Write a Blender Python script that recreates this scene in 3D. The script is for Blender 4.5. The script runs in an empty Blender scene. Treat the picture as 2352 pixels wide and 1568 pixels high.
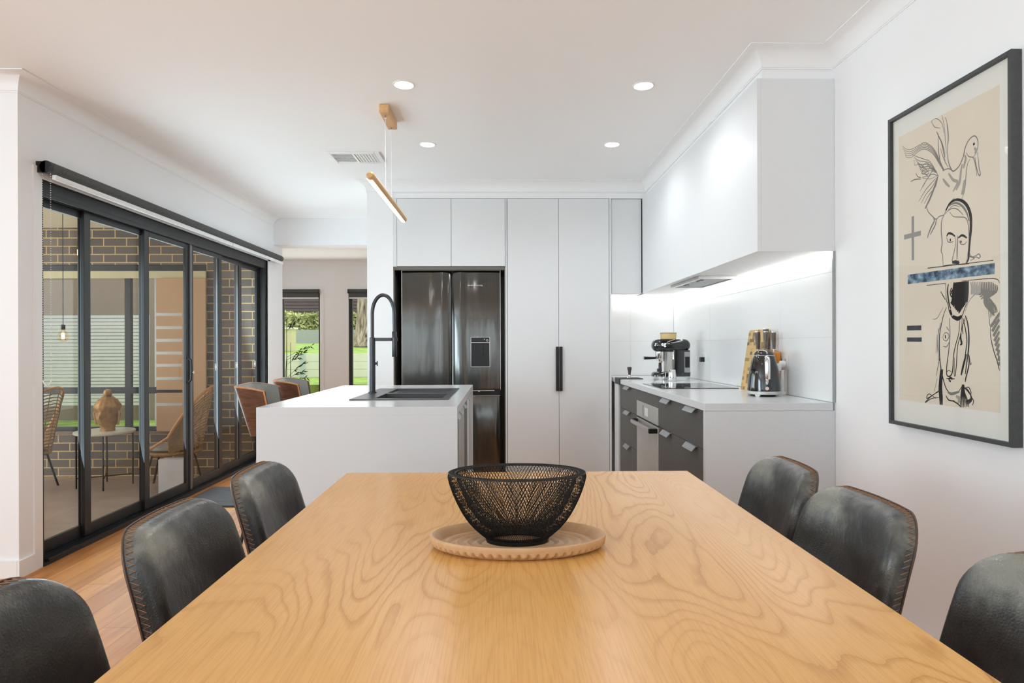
import bpy, bmesh, math, random
from mathutils import Vector, Matrix
PI = math.pi
scene = bpy.context.scene
COL = scene.collection
random.seed(7)

# ------------------------------------------------------------ camera, sky, light, exposure
cam_d = bpy.data.cameras.new('camera')
cam_d.sensor_width = 36.0
cam_d.lens = 1450.0 / 2352.0 * 36.0
cam_d.shift_y = 9.0 / 2352.0
cam_d.clip_start = 0.02
cam = bpy.data.objects.new('camera', cam_d)
COL.objects.link(cam)
cam.location = (0, 0, 1.19)
YAW = 25.0 / 1450.0
cam.rotation_euler = (Matrix.Rotation(-YAW, 4, 'Z') @ Matrix.Rotation(PI / 2, 4, 'X') @ Matrix.Rotation(-0.003, 4, 'Z')).to_euler()
scene.camera = cam
scene.view_settings.view_transform = 'Standard'
scene.view_settings.look = 'None'
scene.view_settings.gamma = 1.0
scene.view_settings.use_curve_mapping = False
scene.view_settings.exposure = 0.08
scene.cycles.max_bounces = 9
scene.cycles.diffuse_bounces = 6
scene.cycles.glossy_bounces = 5
scene.cycles.transmission_bounces = 8
scene.cycles.transparent_max_bounces = 16
scene.cycles.sample_clamp_indirect = 4.0
scene.cycles.caustics_reflective = False
scene.cycles.caustics_refractive = False
scene.cycles.use_denoising = True

w = bpy.data.worlds.new('sky')
scene.world = w
w.use_nodes = True
nt = w.node_tree
bg = nt.nodes['Background']
tc = nt.nodes.new('ShaderNodeTexCoord')
sp = nt.nodes.new('ShaderNodeSeparateXYZ')
cr = nt.nodes.new('ShaderNodeValToRGB')
cr.color_ramp.elements[0].position = 0.45
cr.color_ramp.elements[0].color = (0.72, 0.74, 0.72, 1)
cr.color_ramp.elements[1].position = 0.75
cr.color_ramp.elements[1].color = (0.90, 0.95, 1.0, 1)
mr = nt.nodes.new('ShaderNodeMath'); mr.operation = 'MULTIPLY_ADD'
mr.inputs[1].default_value = 0.5; mr.inputs[2].default_value = 0.5
nt.links.new(tc.outputs['Generated'], sp.inputs[0])
nt.links.new(sp.outputs['Z'], mr.inputs[0])
nt.links.new(mr.outputs[0], cr.inputs[0])
nt.links.new(cr.outputs[0], bg.inputs['Color'])
bg.inputs['Strength'].default_value = 1.7

def area(name, loc, rot, sx, sy, power, color=(1, 1, 1)):
    l = bpy.data.lights.new(name, 'AREA')
    l.shape = 'RECTANGLE'; l.size = sx; l.size_y = sy
    l.energy = power; l.color = color
    o = bpy.data.objects.new(name, l); COL.objects.link(o)
    o.location = loc; o.rotation_euler = rot
    return o
# fill lamps added at unseen rear and side, tilted up to brighten the ceiling
area('rear_window_fill', (-1.5, -3.05, 1.5), (PI / 2 + .75, 0, 0), 5.0, 1.8, 36, (0.66, 0.88, 1.0))
area('side_fill', (-4.5, -0.9, 1.4), (0, -2.05, 0), 2.0, 2.2, 165, (0.66, 0.87, 1.0))  # unseen side fill, tinted blue against the warm bounce
# daylight falling in through the sliding door
area('door_daylight', (-2.70, 5.1, 1.1), (0, -1.80, 0), 1.5, 3.1, 68, (0.68, 0.87, 1.0))
# daylight through the hall windows and into the patio
area('hall_daylight', (-2.7, 10.25, 1.35), (-PI / 2, 0, 0), 1.9, 1.6, 17, (0.92, 0.96, 1.0))
area('patio_daylight', (-6.9, 4.9, 1.3), (0, -PI / 2, 0), 2.2, 3.2, 95, (0.96, 0.98, 1.0))

# ------------------------------------------------------------ materials
def srgb(r, g, b):
    f = lambda c: (c / 255.0) / 12.92 if c / 255.0 <= 0.04045 else ((c / 255.0 + 0.055) / 1.055) ** 2.4
    return (f(r), f(g), f(b), 1)

class NT:
    def __init__(s, name):
        s.m = bpy.data.materials.new(name); s.m.use_nodes = True
        s.t = s.m.node_tree; s.b = s.t.nodes['Principled BSDF']
    def n(s, kind, **kw):
        x = s.t.nodes.new('ShaderNode' + kind)
        for k, v in kw.items():
            if k.startswith('i_'):
                key = k[2:]
                x.inputs[int(key) if key.isdigit() else key.replace('_', ' ')].default_value = v
            else: setattr(x, k, v)
        return x
    def l(s, a, b): s.t.links.new(a, b)
    def coord(s, scale=(1, 1, 1), rot=(0, 0, 0)):
        c = s.n('TexCoord'); mp = s.n('Mapping'); mp.inputs['Scale'].default_value = scale; mp.inputs['Rotation'].default_value = rot
        s.l(c.outputs['Object'], mp.inputs[0]); return mp.outputs[0]
    def ramp(s, fac, stops, interp='LINEAR'):
        r = s.n('ValToRGB'); e = r.color_ramp.elements; r.color_ramp.interpolation = interp
        while len(e) > 2: e.remove(e[-1])
        e[0].position, e[0].color = stops[0][0], stops[0][1]
        e[1].position, e[1].color = stops[-1][0], stops[-1][1]
        for p, c in stops[1:-1]:
            q = e.new(p); q.color = c
        s.l(fac, r.inputs[0]); return r.outputs[0]
    def bump(s, h, strength=0.2, dist=0.01):
        b = s.n('Bump'); b.inputs['Strength'].default_value = strength; b.inputs['Distance'].default_value = dist
        s.l(h, b.inputs['Height']); s.l(b.outputs[0], s.b.inputs['Normal'])

def basic(name, col, rough=0.5, metal=0.0, var=0.04, scale=12, bump=0.0, emis=None, es=0.0, coat=0.0, trans=0.0, ior=1.45):
    k = NT(name); b = k.b
    nz = k.n('TexNoise'); nz.inputs['Scale'].default_value = scale; nz.inputs['Detail'].default_value = 3
    k.l(k.coord(), nz.inputs['Vector'])
    lo = tuple(max(0, c * (1 - var)) for c in col[:3]) + (1,)
    hi = tuple(min(1, c * (1 + var)) for c in col[:3]) + (1,)
    k.l(k.ramp(nz.outputs['Fac'], [(0.3, lo), (0.7, hi)]), b.inputs['Base Color'])
    b.inputs['Roughness'].default_value = rough; b.inputs['Metallic'].default_value = metal
    b.inputs['Coat Weight'].default_value = coat; b.inputs['IOR'].default_value = ior
    b.inputs['Transmission Weight'].default_value = trans
    if bump: k.bump(nz.outputs['Fac'], bump, 0.003)
    if emis:
        b.inputs['Emission Color'].default_value = emis; b.inputs['Emission Strength'].default_value = es
    return k.m

WALL = basic('wall_paint', srgb(243, 243, 244), 0.62, var=0.006, scale=2)
CEIL = basic('ceiling_paint', srgb(250, 250, 250), 0.8, var=0.006, scale=2)
TRIM = basic('trim_paint', srgb(243, 243, 243), 0.42, var=0.005)
CAB = basic('white_cabinet_laminate', srgb(226, 227, 228), 0.32, var=0.005, scale=3)
GAP = basic('cabinet_gap_shadow_line', srgb(70, 70, 72), 0.7)
CHAR = basic('charcoal_laminate', srgb(84, 83, 80), 0.5, var=0.03, scale=20)
STONE = NT('white_speckled_stone')
_n = STONE.n('TexNoise'); _n.inputs['Scale'].default_value = 900; _n.inputs['Detail'].default_value = 2
STONE.l(STONE.coord(), _n.inputs['Vector'])
STONE.l(STONE.ramp(_n.outputs['Fac'], [(0.3, srgb(196, 198, 200)), (0.5, srgb(212, 214, 216)), (0.7, srgb(219, 221, 222))]), STONE.b.inputs['Base Color'])
STONE.b.inputs['Roughness'].default_value = 0.2; STONE.b.inputs['Specular IOR Level'].default_value = 0.3
STONE = STONE.m
GREYPANEL = basic('grey_white_panel', srgb(214, 217, 220), 0.5, var=0.01, scale=40)
BLACKAL = basic('black_aluminium', srgb(40, 41, 43), 0.38, var=0.05, metal=0.0)
BLACKEDGE = basic('grey_aluminium_edge', srgb(118, 120, 122), 0.3, var=0.03, metal=0.6)
BLACK = basic('black_plastic', srgb(22, 22, 23), 0.35)
BLACKGLOSS = basic('black_gloss_enamel', srgb(30, 31, 32), 0.08, coat=0.6)
BLACKMAT = basic('black_wire', srgb(20, 19, 18), 0.5)
STEEL = basic('brushed_steel', srgb(205, 205, 203), 0.28, metal=1.0)
OVENST = basic('pale_brushed_steel', srgb(196, 194, 189), 0.45, metal=0.55)
CHROME = basic('chrome', srgb(225, 225, 225), 0.07, metal=1.0, var=0.01)
GUN = basic('gunmetal', srgb(74, 74, 77), 0.33, metal=0.85)
SINKM = basic('dark_gunmetal_sink', srgb(98, 98, 99), 0.35, metal=0.8)
WHITEPL = basic('white_plastic', srgb(236, 236, 236), 0.35)
GREYM = basic('grey_metal_tab', srgb(150, 152, 152), 0.4, metal=0.3)
NICHE = basic('dark_niche_laminate', srgb(112, 107, 98), 0.25, var=0.03)
def emit(name, col, s):
    k = NT(name); k.b.inputs['Base Color'].default_value = (0.9, 0.9, 0.9, 1)
    k.b.inputs['Emission Color'].default_value = col; k.b.inputs['Emission Strength'].default_value = s
    return k.m
LED = emit('led_diffuser', (1, 0.98, 0.95, 1), 9)
STRIPLED = emit('led_strip', (1, 0.99, 0.96, 1), 5)
PENDLED = emit('pendant_led', (1, 0.97, 0.9, 1), 9)
BULBF = emit('bulb_filament', (1, 0.72, 0.35, 1), 22)

def fridge_mat():
    k = NT('dark_brushed_steel'); n = k.n('TexNoise'); n.inputs['Scale'].default_value = 1.0; n.inputs['Detail'].default_value = 3
    k.l(k.coord((260, 260, 1.2)), n.inputs['Vector'])
    k.l(k.ramp(n.outputs['Fac'], [(0.3, srgb(88, 87, 85)), (0.7, srgb(98, 97, 94))]), k.b.inputs['Base Color'])
    n2 = k.n('TexNoise'); n2.inputs['Scale'].default_value = 1.0; k.l(k.coord((7, 7, 1.1)), n2.inputs['Vector'])
    k.bump(n2.outputs['Fac'], 0.35, 0.02)
    k.b.inputs['Metallic'].default_value = 1.0; k.b.inputs['Roughness'].default_value = 0.15
    return k.m
FRIDGE = fridge_mat()

def table_wood():
    k = NT('oak_table_wood')
    a = k.n('TexNoise'); a.inputs['Scale'].default_value = 1.0; a.inputs['Detail'].default_value = 1.5; a.inputs['Roughness'].default_value = 0.45; a.inputs['Distortion'].default_value = 0.25
    k.l(k.coord((3.6, 0.85, 1)), a.inputs['Vector'])
    b = k.n('TexNoise'); b.inputs['Scale'].default_value = 1.0; b.inputs['Detail'].default_value = 3
    k.l(k.coord((34, 10, 1)), b.inputs['Vector'])
    add = k.n('Math', operation='MULTIPLY_ADD'); k.l(b.outputs['Fac'], add.inputs[0]); add.inputs[1].default_value = 0.016; k.l(a.outputs['Fac'], add.inputs[2])
    mul = k.n('Math', operation='MULTIPLY'); k.l(add.outputs[0], mul.inputs[0]); mul.inputs[1].default_value = 38
    fr = k.n('Math', operation='FRACT'); k.l(mul.outputs[0], fr.inputs[0])
    g = srgb(224, 172, 102); d = srgb(200, 144, 74)
    ring = k.ramp(fr.outputs[0], [(0.0, srgb(184, 128, 62)), (0.10, d), (0.30, g), (0.8, g), (1.0, srgb(216, 162, 92))])
    c = k.n('TexNoise'); c.inputs['Scale'].default_value = 1.0; c.inputs['Detail'].default_value = 2
    k.l(k.coord((1.3, 0.8, 1)), c.inputs['Vector'])
    amt = k.ramp(c.outputs['Fac'], [(0.42, (0.1, 0.1, 0.1, 1)), (0.6, (1, 1, 1, 1))])
    base = k.n('Mix', data_type='RGBA'); base.inputs['A'].default_value = srgb(219, 166, 96)
    k.l(amt, base.inputs['Factor']); k.l(ring, base.inputs['B'])
    f = k.n('TexNoise'); f.inputs['Scale'].default_value = 1.0; f.inputs['Detail'].default_value = 2
    k.l(k.coord((420, 9, 1)), f.inputs['Vector'])
    fm = k.n('Mix', data_type='RGBA', blend_type='MULTIPLY'); fm.inputs['Factor'].default_value = 1.0
    k.l(base.outputs['Result'], fm.inputs['A']); k.l(k.ramp(f.outputs['Fac'], [(0.35, (0.9, 0.87, 0.84, 1)), (0.55, (1, 1, 1, 1))]), fm.inputs['B'])
    k.l(fm.outputs['Result'], k.b.inputs['Base Color'])
    k.b.inputs['Roughness'].default_value = 0.25; k.b.inputs['Specular IOR Level'].default_value = 0.35
    return k.m
TABLE = table_wood()

def floor_wood():
    k = NT('timber_floor')
    br = k.n('TexBrick', offset=0.37, squash=1.0); br.inputs['Scale'].default_value = 1.0
    br.inputs['Brick Width'].default_value = 1.35; br.inputs['Row Height'].default_value = 0.13
    br.inputs['Mortar Size'].default_value = 0.0011; br.inputs['Bias'].default_value = 0.0
    br.inputs['Color1'].default_value = srgb(220, 156, 92); br.inputs['Color2'].default_value = srgb(184, 120, 62); br.inputs['Mortar'].default_value = srgb(120, 80, 48)
    k.l(k.coord((1, 1, 1), (0, 0, PI / 2)), br.inputs['Vector'])
    n = k.n('TexNoise'); n.inputs['Scale'].default_value = 1.0; n.inputs['Detail'].default_value = 4; k.l(k.coord((26, 2.2, 1)), n.inputs['Vector'])
    m = k.n('Mix', data_type='RGBA', blend_type='MULTIPLY'); m.inputs['Factor'].default_value = 1.0
    k.l(br.outputs['Color'], m.inputs['A']); k.l(k.ramp(n.outputs['Fac'], [(0.3, (0.72, 0.66, 0.6, 1)), (0.55, (1, 1, 1, 1))]), m.inputs['B'])
    k.l(m.outputs['Result'], k.b.inputs['Base Color']); k.b.inputs['Roughness'].default_value = 0.38; k.b.inputs['Specular IOR Level'].default_value = 0.18
    return k.m
FLOORW = floor_wood()

def wood(name, c1, c2, rough=0.4, sc=(40, 4, 40)):
    k = NT(name); n = k.n('TexNoise'); n.inputs['Scale'].default_value = 1.0; n.inputs['Detail'].default_value = 3; n.inputs['Distortion'].default_value = 0.6
    k.l(k.coord(sc), n.inputs['Vector']); k.l(k.ramp(n.outputs['Fac'], [(0.3, c1), (0.7, c2)]), k.b.inputs['Base Color'])
    k.b.inputs['Roughness'].default_value = rough; return k.m
PENDW = wood('pendant_oak', srgb(205, 160, 108), srgb(228, 186, 134), 0.45)
WALNUT = wood('walnut_ply', srgb(78, 50, 36), srgb(118, 78, 56), 0.35, (14, 14, 70))
PLYEDGE = wood('ply_edge', srgb(190, 130, 82), srgb(214, 156, 104), 0.4)
TRAYW = wood('tray_mango_wood', srgb(192, 152, 110), srgb(205, 165, 124), 0.5, (12, 60, 12))
AMBERW = wood('amber_bamboo', srgb(190, 118, 30), srgb(214, 142, 48), 0.35, (80, 80, 5))
KNIFEW = wood('dark_knife_handle', srgb(62, 52, 46), srgb(120, 106, 94), 0.35, (200, 200, 10))
HOPPER = basic('tan_bean_hopper', srgb(214, 186, 130), 0.35)
RATTAN = basic('rattan_cane', srgb(196, 140, 84), 0.45, var=0.15, scale=40)
RATTAND = basic('woven_rattan', srgb(150, 116, 78), 0.55, var=0.2, scale=60)
GOLD = basic('weathered_gold', srgb(168, 128, 78), 0.42, metal=0.5, var=0.25, scale=30, bump=0.3)
PALE = basic('pale_table_top', srgb(214, 206, 192), 0.3)
FRAMEM = basic('charcoal_frame_wood', srgb(66, 67, 68), 0.45, var=0.12, scale=60)
MATB = basic('mat_board', srgb(226, 224, 216), 0.8, var=0.01)
PAPER = basic('aged_paper', srgb(221, 209, 190), 0.8, var=0.03, scale=3)
CERAM = basic('grey_leather_upholstery', srgb(126, 128, 124), 0.35, var=0.06, scale=9)
BLINDF = basic('charcoal_blind_fabric', srgb(84, 85, 84), 0.8, var=0.2, scale=70)
ALU = basic('aluminium_trim', srgb(170, 172, 173), 0.35, metal=0.9)
BEIGE = basic('beige_panel', srgb(196, 160, 124), 0.7, var=0.03, scale=3)
CREAMB = basic('cream_blind_box', srgb(204, 198, 162), 0.7)
PATIOC = basic('patio_ceiling_paint', srgb(226, 214, 190), 0.8)
INKS = [basic('ink_black', srgb(38, 36, 35), 0.9), basic('ink_graphite', srgb(122, 118, 112), 0.9), basic('ink_wash', srgb(160, 154, 145), 0.9),
        basic('ink_grey', srgb(146, 143, 138), 0.9), basic('ink_slate', srgb(62, 64, 74), 0.9)]

def leather():
    k = NT('worn_black_leather')
    v = k.n('TexNoise'); v.inputs['Scale'].default_value = 7; v.inputs['Detail'].default_value = 6; v.inputs['Roughness'].default_value = 0.6
    k.l(k.coord(), v.inputs['Vector'])
    f = k.n('TexVoronoi', feature='DISTANCE_TO_EDGE'); f.inputs['Scale'].default_value = 160; k.l(k.coord(), f.inputs['Vector'])
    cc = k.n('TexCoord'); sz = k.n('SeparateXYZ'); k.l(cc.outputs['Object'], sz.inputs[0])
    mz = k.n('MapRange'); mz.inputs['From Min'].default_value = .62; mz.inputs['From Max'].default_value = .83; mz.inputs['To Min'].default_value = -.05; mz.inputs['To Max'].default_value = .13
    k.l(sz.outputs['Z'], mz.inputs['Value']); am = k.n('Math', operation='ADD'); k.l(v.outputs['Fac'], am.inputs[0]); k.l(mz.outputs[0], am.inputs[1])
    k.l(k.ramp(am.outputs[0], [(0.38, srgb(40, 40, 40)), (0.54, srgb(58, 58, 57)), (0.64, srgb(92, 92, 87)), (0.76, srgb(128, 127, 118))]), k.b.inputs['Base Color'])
    k.l(k.ramp(v.outputs['Fac'], [(0.3, (0.34, 0.34, 0.34, 1)), (0.7, (0.26, 0.26, 0.26, 1))]), k.b.inputs['Roughness'])
    w2 = k.n('TexNoise'); w2.inputs['Scale'].default_value = 26; w2.inputs['Detail'].default_value = 5; k.l(k.coord((1, 1, 0.7)), w2.inputs['Vector'])
    ad = k.n('Math', operation='MULTIPLY_ADD'); k.l(f.outputs['Distance'], ad.inputs[0]); ad.inputs[1].default_value = 0.25; k.l(w2.outputs['Fac'], ad.inputs[2])
    k.bump(ad.outputs[0], 0.45, 0.006)
    return k.m
LEATHER = leather()
STITCH = basic('tan_stitching', srgb(150, 112, 82), 0.7)
PIPING = basic('brown_leather_edge', srgb(84, 62, 50), 0.5)

def brick_mat():
    k = NT('dark_brick')
    c = k.n('TexCoord'); s = k.n('SeparateXYZ'); q = k.n('CombineXYZ')
    k.l(c.outputs['Object'], s.inputs[0]); k.l(s.outputs['X'], q.inputs[0]); k.l(s.outputs['Z'], q.inputs[1])
    br = k.n('TexBrick', offset=0.5); br.inputs['Scale'].default_value = 1
    br.inputs['Brick Width'].default_value = 0.24; br.inputs['Row Height'].default_value = 0.0866; br.inputs['Mortar Size'].default_value = 0.0055
    br.inputs['Mortar Smooth'].default_value = 0.1
    br.inputs['Color1'].default_value = srgb(122, 112, 102); br.inputs['Color2'].default_value = srgb(92, 84, 78); br.inputs['Mortar'].default_value = srgb(205, 176, 124)
    k.l(q.outputs[0], br.inputs['Vector']); k.l(br.outputs['Color'], k.b.inputs['Base Color']); k.b.inputs['Roughness'].default_value = 0.8
    k.bump(br.outputs['Fac'], -0.4, 0.01)
    return k.m
BRICK = brick_mat()

def tile_mat(name, bw, rh, c1, c2, mo, ms, rough, rot=(0, 0, 0)):
    k = NT(name); br = k.n('TexBrick', offset=0.0); br.inputs['Scale'].default_value = 1
    br.inputs['Brick Width'].default_value = bw; br.inputs['Row Height'].default_value = rh; br.inputs['Mortar Size'].default_value = ms
    br.inputs['Color1'].default_value = c1; br.inputs['Color2'].default_value = c2; br.inputs['Mortar'].default_value = mo
    k.l(k.coord((1, 1, 1), rot), br.inputs['Vector'])
    n = k.n('TexNoise'); n.inputs['Scale'].default_value = 3; n.inputs['Detail'].default_value = 5; k.l(k.coord((1, 3, 1)), n.inputs['Vector'])
    m = k.n('Mix', data_type='RGBA', blend_type='MULTIPLY'); m.inputs['Factor'].default_value = 1
    k.l(br.outputs['Color'], m.inputs['A']); k.l(k.ramp(n.outputs['Fac'], [(0.3, (0.85, 0.83, 0.82, 1)), (0.65, (1, 1, 1, 1))]), m.inputs['B'])
    k.l(m.outputs['Result'], k.b.inputs['Base Color']); k.b.inputs['Roughness'].default_value = rough
    return k.m
PATIOF = tile_mat('patio_tiles', 0.6, 0.6, srgb(176, 156, 144), srgb(162, 144, 134), srgb(132, 118, 108), 0.003, 0.3)

def glass(name, tint=(1, 1, 1, 1), refl=1.0):
    k = NT(name); t = k.t
    tr = k.n('BsdfTransparent'); tr.inputs[0].default_value = tint
    gl = k.n('BsdfGlossy'); gl.inputs['Roughness'].default_value = 0.0
    fr = k.n('LayerWeight'); fr.inputs['Blend'].default_value = 0.5
    pw = k.n('Math', operation='POWER'); pw.inputs[1].default_value = 5.0; k.l(fr.outputs['Facing'], pw.inputs[0])
    mu = k.n('Math', operation='MULTIPLY_ADD'); mu.inputs[1].default_value = 0.6 * refl; mu.inputs[2].default_value = 0.018 * refl; mu.use_clamp = True
    k.l(pw.outputs[0], mu.inputs[0])
    mx = k.n('MixShader'); k.l(mu.outputs[0], mx.inputs[0]); k.l(tr.outputs[0], mx.inputs[1]); k.l(gl.outputs[0], mx.inputs[2])
    k.l(mx.outputs[0], t.nodes['Material Output'].inputs['Surface'])
    return k.m
GLASS = glass('door_glass', (0.90, 0.90, 0.88, 1), 0.8)
WGLASS = glass('window_glass', (0.98, 0.99, 0.99, 1), 0.8)
PGLASS = glass('picture_glass', (1, 1, 1, 1), 0.9)
BGLASS = glass('bulb_glass', (1, 0.9, 0.75, 1), 1.0)

def leafy(name, a, b, sc=8):
    k = NT(name); n = k.n('TexNoise'); n.inputs['Scale'].default_value = sc; n.inputs['Detail'].default_value = 4
    k.l(k.coord(), n.inputs['Vector']); k.l(k.ramp(n.outputs['Fac'], [(0.3, a), (0.7, b)]), k.b.inputs['Base Color'])
    k.b.inputs['Roughness'].default_value = 0.7; k.bump(n.outputs['Fac'], 0.5, 0.02); return k.m
GRASS = leafy('lawn', srgb(120, 160, 50), srgb(186, 216, 90), 6)
LEAF = leafy('hedge_leaf', srgb(140, 156, 84), srgb(226, 228, 160), 3)
PLANTL = leafy('bamboo_leaf', srgb(30, 44, 24), srgb(60, 78, 42), 20)
BARK = NT('stringy_bark')
_n = BARK.n('TexNoise'); _n.inputs['Scale'].default_value = 1; _n.inputs['Detail'].default_value = 6; _n.inputs['Distortion'].default_value = 1.2
BARK.l(BARK.coord((14, 14, 1.3)), _n.inputs['Vector'])
BARK.l(BARK.ramp(_n.outputs['Fac'], [(0.32, srgb(92, 74, 62)), (0.5, srgb(178, 158, 142)), (0.7, srgb(222, 204, 188))]), BARK.b.inputs['Base Color'])
BARK.b.inputs['Roughness'].default_value = 0.9; BARK.bump(_n.outputs['Fac'], 1.0, 0.05); BARK = BARK.m
SLEEPER = basic('concrete_sleeper', srgb(246, 240, 230), 0.8, var=0.04, scale=5)
POSTM = basic('galvanised_post', srgb(205, 214, 218), 0.5, metal=0.2)
ROADG = basic('grey_road_wall', srgb(176, 178, 178), 0.8)
DARKF = basic('dark_slat_fence', srgb(92, 80, 76), 0.8)

# ------------------------------------------------------------ mesh helpers
class MB:
    def __init__(s): s.v = []; s.f = []; s.mi = []; s.m = 0
    def add(s, vs, fs):
        o = len(s.v); s.v += [tuple(v) for v in vs]
        for f in fs: s.f.append(tuple(i + o for i in f)); s.mi.append(s.m)
        return s
    def box(s, a, b):
        x0, y0, z0 = (min(a[i], b[i]) for i in range(3)); x1, y1, z1 = (max(a[i], b[i]) for i in range(3))
        return s.add([(x0, y0, z0), (x1, y0, z0), (x1, y1, z0), (x0, y1, z0), (x0, y0, z1), (x1, y0, z1), (x1, y1, z1), (x0, y1, z1)],
                     [(0, 3, 2, 1), (4, 5, 6, 7), (0, 1, 5, 4), (1, 2, 6, 5), (2, 3, 7, 6), (3, 0, 4, 7)])
    def hexa(s, p):  # 8 corner points ordered like box
        return s.add(p, [(0, 3, 2, 1), (4, 5, 6, 7), (0, 1, 5, 4), (1, 2, 6, 5), (2, 3, 7, 6), (3, 0, 4, 7)])
    def tube(s, pts, r, n=10, caps=True, closed=False, flat=None):
        pts = [Vector(p) for p in pts]; N = len(pts)
        rs = r if isinstance(r, (list, tuple)) else [r] * N
        prev = None; base = len(s.v); vs = []
        for i, p in enumerate(pts):
            if closed: t = pts[(i + 1) % N] - pts[i - 1]
            else: t = pts[min(i + 1, N - 1)] - pts[max(i - 1, 0)]
            if t.length < 1e-9: t = Vector((0, 0, 1))
            t.normalize()
            if prev is None:
                a = Vector((0, 0, 1)) if abs(t.z) < 0.9 else Vector((1, 0, 0))
                u = (a - t * a.dot(t)).normalized()
            else:
                u = prev - t * prev.dot(t)
                u = u.normalized() if u.length > 1e-6 else Vector((1, 0, 0))
            prev = u; q = t.cross(u)
            for j in range(n):
                an = 2 * PI * j / n
                k1, k2 = (math.cos(an), math.sin(an))
                vs.append(p + (u * k1 + q * k2 * (flat or 1)) * rs[i])
        fs = []
        for i in range(N if closed else N - 1):
            for j in range(n):
                a = i * n + j; b = i * n + (j + 1) % n; c = ((i + 1) % N) * n + (j + 1) % n; d = ((i + 1) % N) * n + j
                fs.append((a, b, c, d))
        if caps and not closed:
            fs.append(tuple(range(n - 1, -1, -1))); fs.append(tuple((N - 1) * n + j for j in range(n)))
        return s.add(vs, fs)
    def cyl(s, a, b, r, n=24, r2=None): return s.tube([a, b], [r, r if r2 is None else r2], n)
    def lathe(s, prof, c=(0, 0, 0), n=40, sx=1, sy=1, axis='Z', caps=True):
        vs = []; fs = []; m = len(prof)
        for r, z in prof:
            for j in range(n):
                an = 2 * PI * j / n; x, y = r * math.cos(an) * sx, r * math.sin(an) * sy
                if axis == 'Z': vs.append((c[0] + x, c[1] + y, c[2] + z))
                elif axis == 'X': vs.append((c[0] + z, c[1] + x, c[2] + y))
                else: vs.append((c[0] + x, c[1] + z, c[2] + y))
        for i in range(m - 1):
            for j in range(n):
                k = (j + 1) % n; fs.append((i * n + j, i * n + k, (i + 1) * n + k, (i + 1) * n + j))
        if caps:
            if prof[0][0] > 1e-6: fs.append(tuple(range(n - 1, -1, -1)))
            if prof[-1][0] > 1e-6: fs.append(tuple((m - 1) * n + j for j in range(n)))
        return s.add(vs, fs)
    def prism(s, poly, a, b, axis='X'):
        n = len(poly)
        def pt(u, v, w): return (w, u, v) if axis == 'X' else ((u, w, v) if axis == 'Y' else (u, v, w))
        vs = [pt(u, v, a) for u, v in poly] + [pt(u, v, b) for u, v in poly]
        fs = [tuple(range(n - 1, -1, -1)), tuple(range(n, 2 * n))] + [(i, (i + 1) % n, n + (i + 1) % n, n + i) for i in range(n)]
        return s.add(vs, fs)
    def grid(s, rows, closed=False):
        m = len(rows); n = len(rows[0]); vs = [p for r in rows for p in r]; fs = []
        for i in range(m - 1):
            for j in range(n if closed else n - 1):
                k = (j + 1) % n; fs.append((i * n + j, i * n + k, (i + 1) * n + k, (i + 1) * n + j))
        return s.add(vs, fs)
    def build(s, name, mat, parent=None, world=False, smooth=35, bevel=0, tf=None):
        me = bpy.data.meshes.new(name)
        off = Vector((0, 0, 0))
        if world and parent:
            p = parent
            while p: off += Vector(p.location); p = p.parent
        vs = [Vector(v) - off for v in s.v]
        if tf: vs = [tf @ v for v in vs]
        me.from_pydata([tuple(v) for v in vs], [], s.f)
        mats = mat if isinstance(mat, (list, tuple)) else [mat]
        for m in mats: me.materials.append(m)
        if len(mats) > 1: me.polygons.foreach_set('material_index', s.mi)
        bm = bmesh.new(); bm.from_mesh(me); bmesh.ops.recalc_face_normals(bm, faces=bm.faces); bm.to_mesh(me); bm.free()
        if smooth:
            me.polygons.foreach_set('use_smooth', [True] * len(me.polygons))
            me.set_sharp_from_angle(angle=math.radians(smooth))
        me.update()
        o = bpy.data.objects.new(name, me); COL.objects.link(o)
        if parent: o.parent = parent
        if bevel:
            b = o.modifiers.new('bevel', 'BEVEL'); b.width = bevel; b.segments = 2; b.limit_method = 'ANGLE'; b.angle_limit = math.radians(40)
        return o

def box(name, a, b, mat, parent=None, world=True, bevel=0): return MB().box(a, b).build(name, mat, parent, world, bevel=bevel)
def tag(o, label=None, cat=None, group=None, kind=None):
    if label: o['label'] = label
    if cat: o['category'] = cat
    if group: o['group'] = group
    if kind: o['kind'] = kind
    return o
def thing(name, label, cat, loc=(0, 0, 0), rz=0, group=None):
    o = bpy.data.objects.new(name, None); COL.objects.link(o); o.empty_display_size = 0.05
    o.location = loc; o.rotation_euler = (0, 0, rz)
    return tag(o, label, cat, group)
def struct(o): o['kind'] = 'structure'; return o
def dup(root, loc, rz, label, group=None):
    r = root.copy(); COL.objects.link(r); r.location = loc; r.rotation_euler = (0, 0, rz); r['label'] = label
    if group: r['group'] = group
    for ch in list(root.children):
        c = ch.copy(); COL.objects.link(c); c.parent = r
        for g in ch.children:
            d = g.copy(); COL.objects.link(d); d.parent = c
    return r
def text_mb(body, size, depth=0.0006):
    cu = bpy.data.curves.new('lettering', 'FONT'); cu.body = body; cu.size = size; cu.extrude = depth; cu.align_x = 'CENTER'; cu.align_y = 'CENTER'
    o = bpy.data.objects.new('lettering', cu); COL.objects.link(o)
    dg = bpy.context.evaluated_depsgraph_get(); me = bpy.data.meshes.new_from_object(o.evaluated_get(dg))
    mb = MB(); mb.add([tuple(v.co) for v in me.vertices], [tuple(p.vertices) for p in me.polygons])
    bpy.data.objects.remove(o); bpy.data.curves.remove(cu); bpy.data.meshes.remove(me)
    return mb
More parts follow.
